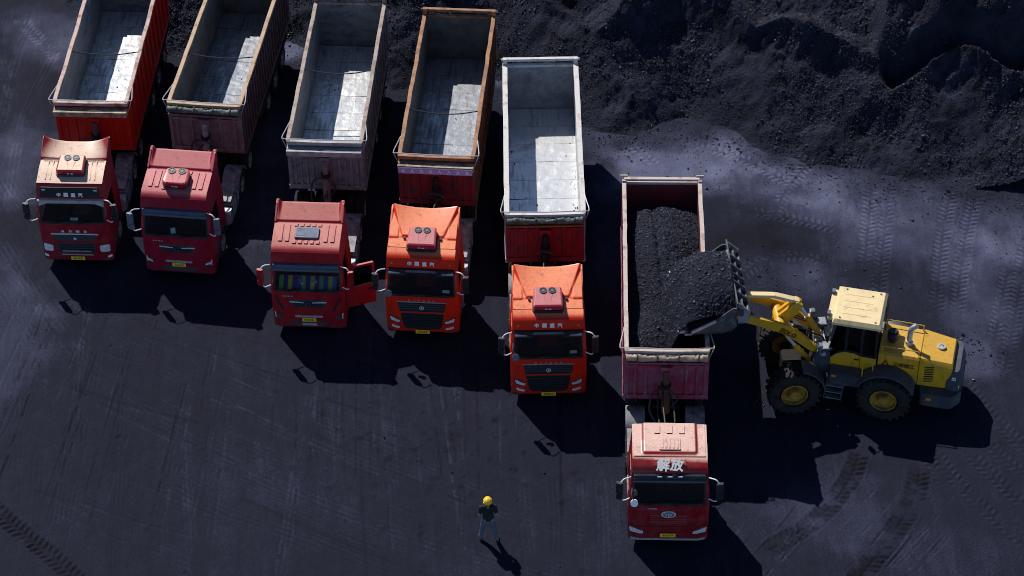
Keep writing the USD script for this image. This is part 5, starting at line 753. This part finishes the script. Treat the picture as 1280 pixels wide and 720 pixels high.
# front frame, arms, linkage and bucket turn together about the hinge
ff = lambda n, b, m, s=False, p=None, lab=None: lp(n, b, m, s, True, p, lab)
ff('front_frame', B().box((-1.0, 0, .98), (1.5, .50, .5), .06).box((-.55, 0, 1.30), (.5, .9, .6), .08).box((-1.55, 0, 1.0), (.35, .62, .34), .08), M['frame'])
for s in (-1, 1):
    tw_ = ff('pivot_tower', B().add(ex(csec([(-.95, 1.1), (-.30, 1.1), (-.38, 1.95), (-.58, 2.12), (-.80, 2.02)]), 'y', *sorted((s * .38, s * .46)))).add(ex(csec([(-.95, 1.1), (-.30, 1.1), (-.38, 1.95), (-.58, 2.12), (-.80, 2.02)]), 'y', *sorted((s * .66, s * .74)))).box((-.46, s * .56, 2.06), (.30, .38, .06), .01), DG)
    ff('tower_plate', B().box((-.46, s * .56, 2.10), (.26, .34, .02), .004), M['deck'], p=tw_); ff('pivot_pin', B().cyl((-.58, s * .34, 1.92), (-.58, s * .78, 1.92), .08, 16), M['steel'], 40, tw_)
    lb = ff('frame_lamp', B().box((-.72, s * .80, 2.28), (.14, .18, .18), .03).cyl((-.70, s * .78, 1.9), (-.72, s * .80, 2.22), .03, 8), M['grey']); ff('lamp_glass', B().box((-.80, s * .80, 2.28), (.02, .15, .15), .01), M['lens'], p=lb)
    ff('front_fender', B().add(ex(csec([(-1.5 + .98 * math.cos(a), .82 + .98 * math.sin(a)) for a in np.linspace(.15, 1.35, 14)] + [(-1.5 + .93 * math.cos(a), .82 + .93 * math.sin(a)) for a in np.linspace(1.35, .15, 14)]), 'y', *sorted((s * .82, s * 1.42)))), DG, 40)
    ax_ = [(-.40, 2.02), (-.72, 2.06), (-1.20, 2.62), (-1.75, 3.06), (-2.3, 3.30), (-3.16, 3.60), (-3.38, 3.58), (-3.42, 3.40), (-3.18, 3.26), (-2.5, 2.98), (-1.95, 2.72), (-1.5, 2.38), (-1.05, 1.96), (-.62, 1.74), (-.42, 1.82)]
    am = ff('lift_arm', ex(rounded(ax_, .05).offset(-.035, m3.JoinType.Round, 2.0, 16), 'y', *sorted((s * .50, s * .62))), YL, 25); ff('arm_pin', B().cyl((-3.26, s * .40, 3.42), (-3.26, s * .70, 3.42), .07, 14), M['steel'], 40, am)
    if s < 0: ff('arm_lettering', onto(lettering('SDLG', .19, .006, 6, False, 1.06), (-1.72, s * .622, 2.74), (1, 0, -.66), (.66, 0, 1)), BR, p=am, lab='dark maker letters on the near arm')
    else: ff('arm_lettering', onto(lettering('SDLG', .19, .006, 6, False, 1.06), (-1.72, s * .622, 2.74), (-1, 0, .66), (.66, 0, 1)), BR, p=am)
    lc_ = ff('lift_ram', B().cyl((-.85, s * .38, 1.25), (-1.45, s * .45, 2.05), .085, 16), YL, 40); ff('ram_rod', B().cyl((-1.40, s * .445, 1.99), (-1.75, s * .48, 2.52), .05, 14), M['chrome'], 40, lc_)
ff('arm_cross_tube', B().cyl((-1.95, -.50, 2.86), (-1.95, .50, 2.86), .16, 20), YL, 40)
ff('tilt_lever', B().add(ex(rounded([(-2.2, 2.64), (-1.78, 2.62), (-1.40, 3.10), (-1.22, 3.42), (-1.42, 3.58), (-1.62, 3.42), (-1.95, 3.08)], .05), 'y', -.16, -.06)).add(ex(rounded([(-2.2, 2.64), (-1.78, 2.62), (-1.40, 3.10), (-1.22, 3.42), (-1.42, 3.58), (-1.62, 3.42), (-1.95, 3.08)], .05), 'y', .06, .16)), YL, 25)
ff('tilt_link', B().bar((-3.30, 0, 3.88), (-2.1, 0, 3.78), .17, .11, .03).bar((-2.12, 0, 3.78), (-1.35, 0, 3.50), .19, .11, .03), CR, 25); tc_ = ff('tilt_ram', B().cyl((-.60, 0, 2.0), (-1.05, 0, 2.85), .10, 18), YL, 40); ff('ram_rod', B().cyl((-1.0, 0, 2.76), (-1.40, 0, 3.46), .06, 14), M['chrome'], 40, tc_)
for y in (-.22, .2, .3): ff('hydraulic_hose', B().tube(curve([(-.4, y, 1.7), (-.55, y, 2.15), (-.85, y * 1.2, 2.35), (-1.1, y, 2.5), (-1.7, y * 1.3, 2.75)], 20), .028, 7), M['hose'], 40)
ff('valve_block', B().box((-.62, 0, 1.86), (.34, .5, .30), .04).box((-.60, .12, 2.06), (.12, .10, .14), .02).box((-.60, -.14, 2.06), (.12, .10, .14), .02), M['steel'])
BX, BZ = -3.52, 3.70      # bucket: lower rear corner
prof = [(0.10, .95), (.02, .60), (.06, .25), (-.10, .04), (-.45, -.04), (-1.40, -.02), (-1.42, .03), (-.46, .02), (-.16, .10), (.0, .28), (-.04, .60), (.04, .96)]
bk = ff('bucket', ex(csec([(BX + a, BZ + b) for a, b in prof]), 'y', -1.5, 1.5), BK)
sd = [(.10, .95), (.02, .60), (.06, .25), (-.10, .04), (-.45, -.04), (-1.40, -.02), (-1.30, .12), (-.60, .52), (-.10, .95)]
for s in (-1, 1): ff('bucket_side', ex(csec([(BX + a, BZ + b) for a, b in sd]), 'y', *sorted((s * 1.5, s * 1.455))), BK, p=bk); ff('side_cutter', B().bar((BX - 1.32, s * 1.52, BZ + .08), (BX - .60, s * 1.52, BZ + .50), .05, .10), M['steel'], p=bk)
ff('cutting_edge', B().box((BX - 1.42, 0, BZ - .005), (.22, 3.06, .04), .008), M['steel'], p=bk)
for k in range(8): ff('bucket_tooth', B().bar((BX - 1.48, -1.36 + .388 * k, BZ), (BX - 1.72, -1.36 + .388 * k, BZ - .03), .10, .06, .01, (0, 1, 0)), M['steel'], p=bk)
ff('bucket_beam', B().bar((BX + .16, -1.46, BZ + .74), (BX + .16, 1.46, BZ + .74), .16, .30, .03), BK, p=bk); ff('spill_plate', B().box((BX + .03, 0, BZ + 1.04), (.04, 2.96, .22), .006), BK, p=bk); ff('spill_plate_edge', B().box((BX - .01, .45, BZ + 1.06), (.05, 1.0, .26), .01), M['deck'], p=bk)
for y in (-1.42, -.85, -.38, 0, .38, .85, 1.42): ff('gusset', ex(csec([(BX + .05, BZ + 1.13), (BX + .42, BZ + .78), (BX + .42, BZ + .30), (BX + .08, BZ + .30)]), 'y', y - .03, y + .03), M['deck'] if abs(y) > 1 else BK, p=bk)
ff('rear_rail', B().cyl((BX + .40, -1.44, BZ + .62), (BX + .40, 1.44, BZ + .62), .06, 12), BK, 40, bk)
# coal heaped in the bucket and sliding over its lip
X, Y = np.meshgrid(np.linspace(-2.15, -.02, 60), np.linspace(-1.44, 1.44, 82)); u = (X + 2.15) / 2.13
lipz = .34 + .86 * sm(0.0, .78, u) + .10 * np.cos(Y * 1.1); side_ = 1 - .42 * (np.abs(Y) / 1.44) ** 3; Z = lipz * side_ + .07 * (F3(X, Y, 2.2, 4, 81) - .5) + .06 * (F3(X, Y, 8, 3, 82) - .5)
out_ = X < -1.38 - .25 * np.cos(Y * 1.3) - .2 * (F3(X, Y, 1.5, 3, 83) - .5) ; edge_ = np.clip(-(X + 1.40), 0, 1); Z = np.where(edge_ > 0, Z - 1.6 * edge_ * (.2 + edge_ * 1.6), Z); Z = np.maximum(Z, -1.35)
bv, bf = grid_mesh(X + BX, Y, Z + BZ); bm = trimesh.Trimesh(bv, bf, process=False); bm.apply_transform(RF)
bc = part('/World', 'bucket_coal', bm, M['coal2'], smooth=True); xf = UsdGeom.Xformable(bc); xf.AddTranslateOp().Set(Gf.Vec3d(10.20, -3.97, 0)); xf.AddRotateZOp().Set(math.degrees(LA)); tag(bc, 'black coal heaped in the raised loader bucket and sliding over its lip', 'coal', kind='stuff')
RZ = trimesh.transformations.rotation_matrix(LA, [0, 0, 1])[:3, :3]; k_ = rng.choice(len(bm.vertices), 2600); S = np.clip(rng.lognormal(-3.95, .45, len(k_)), .01, .07); lumps('bucket_lumps', 'coal lumps on top of the full loader bucket', bm.vertices[k_] @ RZ.T + [10.20, -3.97, 0], S)

# ------------------------------------------------------------------ walker
def body(chains, pitch=.02, it=8):
    ms = []
    for ch in chains:
        S_ = []
        for p, r in ch: s = m3.Manifold.sphere(r if np.ndim(r) == 0 else 1.0, 20); S_.append((s if np.ndim(r) == 0 else s.scale(list(r))).translate(list(map(float, p))))
        ms += [m3.Manifold.hull(a + b) for a, b in zip(S_[:-1], S_[1:])] if len(S_) > 1 else S_
    m = m3.Manifold.batch_boolean(ms, m3.OpType.Add).refine_to_length(pitch); t = as_tm(m); t.merge_vertices(); trimesh.smoothing.filter_taubin(t, .5, .53, it); return t
pr = thing('person', 'person in yellow hard hat, black t-shirt and blue jeans standing on the open yard', 'person', (-.816, -10.565, 0), 0.06)
SK = plain('skin', (0.42, 0.22, 0.14), .55, var=.08); JE = worn('blue_jeans', (0.075, 0.10, 0.15), (0.22, 0.25, 0.31), .45, .7, 6.0, .8); TS = plain('black_shirt_cloth', (0.010, 0.010, 0.012), .85); HH_ = plain('yellow_helmet_shell', (0.85, 0.55, 0.02), .25, coat=.4, var=.05); HR = plain('black_hair', (0.012, 0.010, 0.009), .6); SH = plain('black_shoes', (0.015, 0.015, 0.017), .6); SO = plain('pale_sole', (0.45, 0.45, 0.45), .7)
arms = []
for s in (-1, 1): arms.append([((s * .20, .0, 1.42), .055), ((s * .255, .02, 1.12), .050), ((s * .10, .19, 1.12 + .03 * s), .036), ((-s * .02, .215, 1.13 + .03 * s), .030)])
hand = []
for s in (-1, 1):
    hx, hz = -s * .05, 1.135 + .03 * s; hand.append([((hx + s * .03, .215, hz), .030), ((hx - s * .035, .21, hz + .005), .034)])
    for k, L in enumerate((.060, .068, .064, .050)): z = hz + .032 - .021 * k; hand.append([((hx - s * .045, .214, z), .0095), ((hx - s * (.05 + L * .6), .205, z), .0088), ((hx - s * (.05 + L), .185, z - .004), .0078)])
    hand.append([((hx, .22, hz + .025), .012), ((hx - s * .02, .222, hz + .06), .010), ((hx - s * .035, .212, hz + .082), .009)])
head = [[((0, .03, 1.62), (.073, .092, .10)), ((0, .045, 1.56), (.058, .072, .06))], [((0, .01, 1.47), .056), ((0, .025, 1.58), .054)], [((0, .125, 1.60), .012), ((0, .140, 1.575), .014)], [((-.076, .02, 1.60), (.012, .02, .032))], [((.076, .02, 1.60), (.012, .02, .032))]]
torso = [[((0, 0, .95), (.15, .105, .10)), ((0, 0, 1.18), (.145, .10, .10)), ((0, 0, 1.38), (.17, .10, .08))], [((-.19, 0, 1.43), .055), ((.19, 0, 1.43), .055)], [((0, 0, 1.40), (.15, .09, .07)), ((0, .01, 1.48), .055)]]
legs = []
for s, fx, fy in ((-1, -.235, .04), (1, .245, -.08)): legs.append([((s * .085, 0, .92), .098), ((s * .165, .05 + fy, .52), .064), ((fx, fy, .10), .046)])
bd = part(pr, 'body', body(torso + arms + hand + head + [[(p, r * .9) for p, r in l] for l in legs], .014, 6), SK, smooth=True)
shirt = [[((0, 0, .93), (.168, .122, .07)), ((0, 0, 1.18), (.160, .116, .10)), ((0, 0, 1.38), (.186, .115, .085))], [((-.19, 0, 1.435), .068), ((.19, 0, 1.435), .068)]] + [[((s * .195, .0, 1.43), .072), ((s * .232, .01, 1.22), .066)] for s in (-1, 1)]
part(bd, 't_shirt', body(shirt, .018, 6), TS, smooth=True)
jeans = [[((0, 0, .95), (.162, .116, .06)), ((0, 0, .88), (.165, .12, .09))]] + [[((p[0], p[1], p[2]), r * 1.12 + .006) for p, r in l[:2]] + [((l[2][0][0], l[2][0][1], .11), .062)] for l in legs]; part(bd, 'jeans', body(jeans, .018, 6), JE, smooth=True)
for s, fx, fy in ((-1, -.235, .04), (1, .245, -.08)): sh = part(bd, 'shoe', body([[((fx, fy - .06, .055), (.042, .05, .05)), ((fx + s * .03, fy + .14, .045), (.046, .06, .038))]], .012, 5), SH, smooth=True)
part(bd, 'hair', body([[((0, .012, 1.635), (.079, .092, .085)), ((0, -.012, 1.57), (.066, .062, .05))]], .014, 5), HR, smooth=True)
for s in (-1, 1): part(bd, 'eye', B().add(trimesh.creation.icosphere(2, .012), trimesh.transformations.translation_matrix((s * .03, .117, 1.62))), M['ink'], smooth=True)
part(bd, 'mouth', B().box((0, .118, 1.548), (.045, .012, .008), .003), plain('lips', (.35, .12, .10), .5))
hm = trimesh.creation.revolve([(.132, 0), (.134, .03), (.126, .075), (.102, .118), (.06, .145), (0, .152), (0, .140), (.05, .13), (.12, .06), (.124, 0), (.132, 0)], sections=36); hm.apply_transform(np.diag([.94, 1.12, 1, 1])); hm.apply_translation((0, .022, 1.635)); he = part(bd, 'hard_hat', hm, HH_, smooth=40)
part(he, 'hat_brim', B().add(ex(rounded([(-.13, -.06), (.13, -.06), (.125, .13), (.06, .20), (-.06, .20), (-.125, .13)], .05) - csec([(.115 * math.cos(a), .022 + .13 * math.sin(a)) for a in np.linspace(0, 6.2, 24)]), 'z', 1.632, 1.645)), HH_, smooth=30); part(he, 'hat_ridge', B().tube(curve([(0, -.10, 1.72), (0, -.03, 1.782), (0, .06, 1.784), (0, .13, 1.72)], 12), .014, 8), HH_, smooth=40)
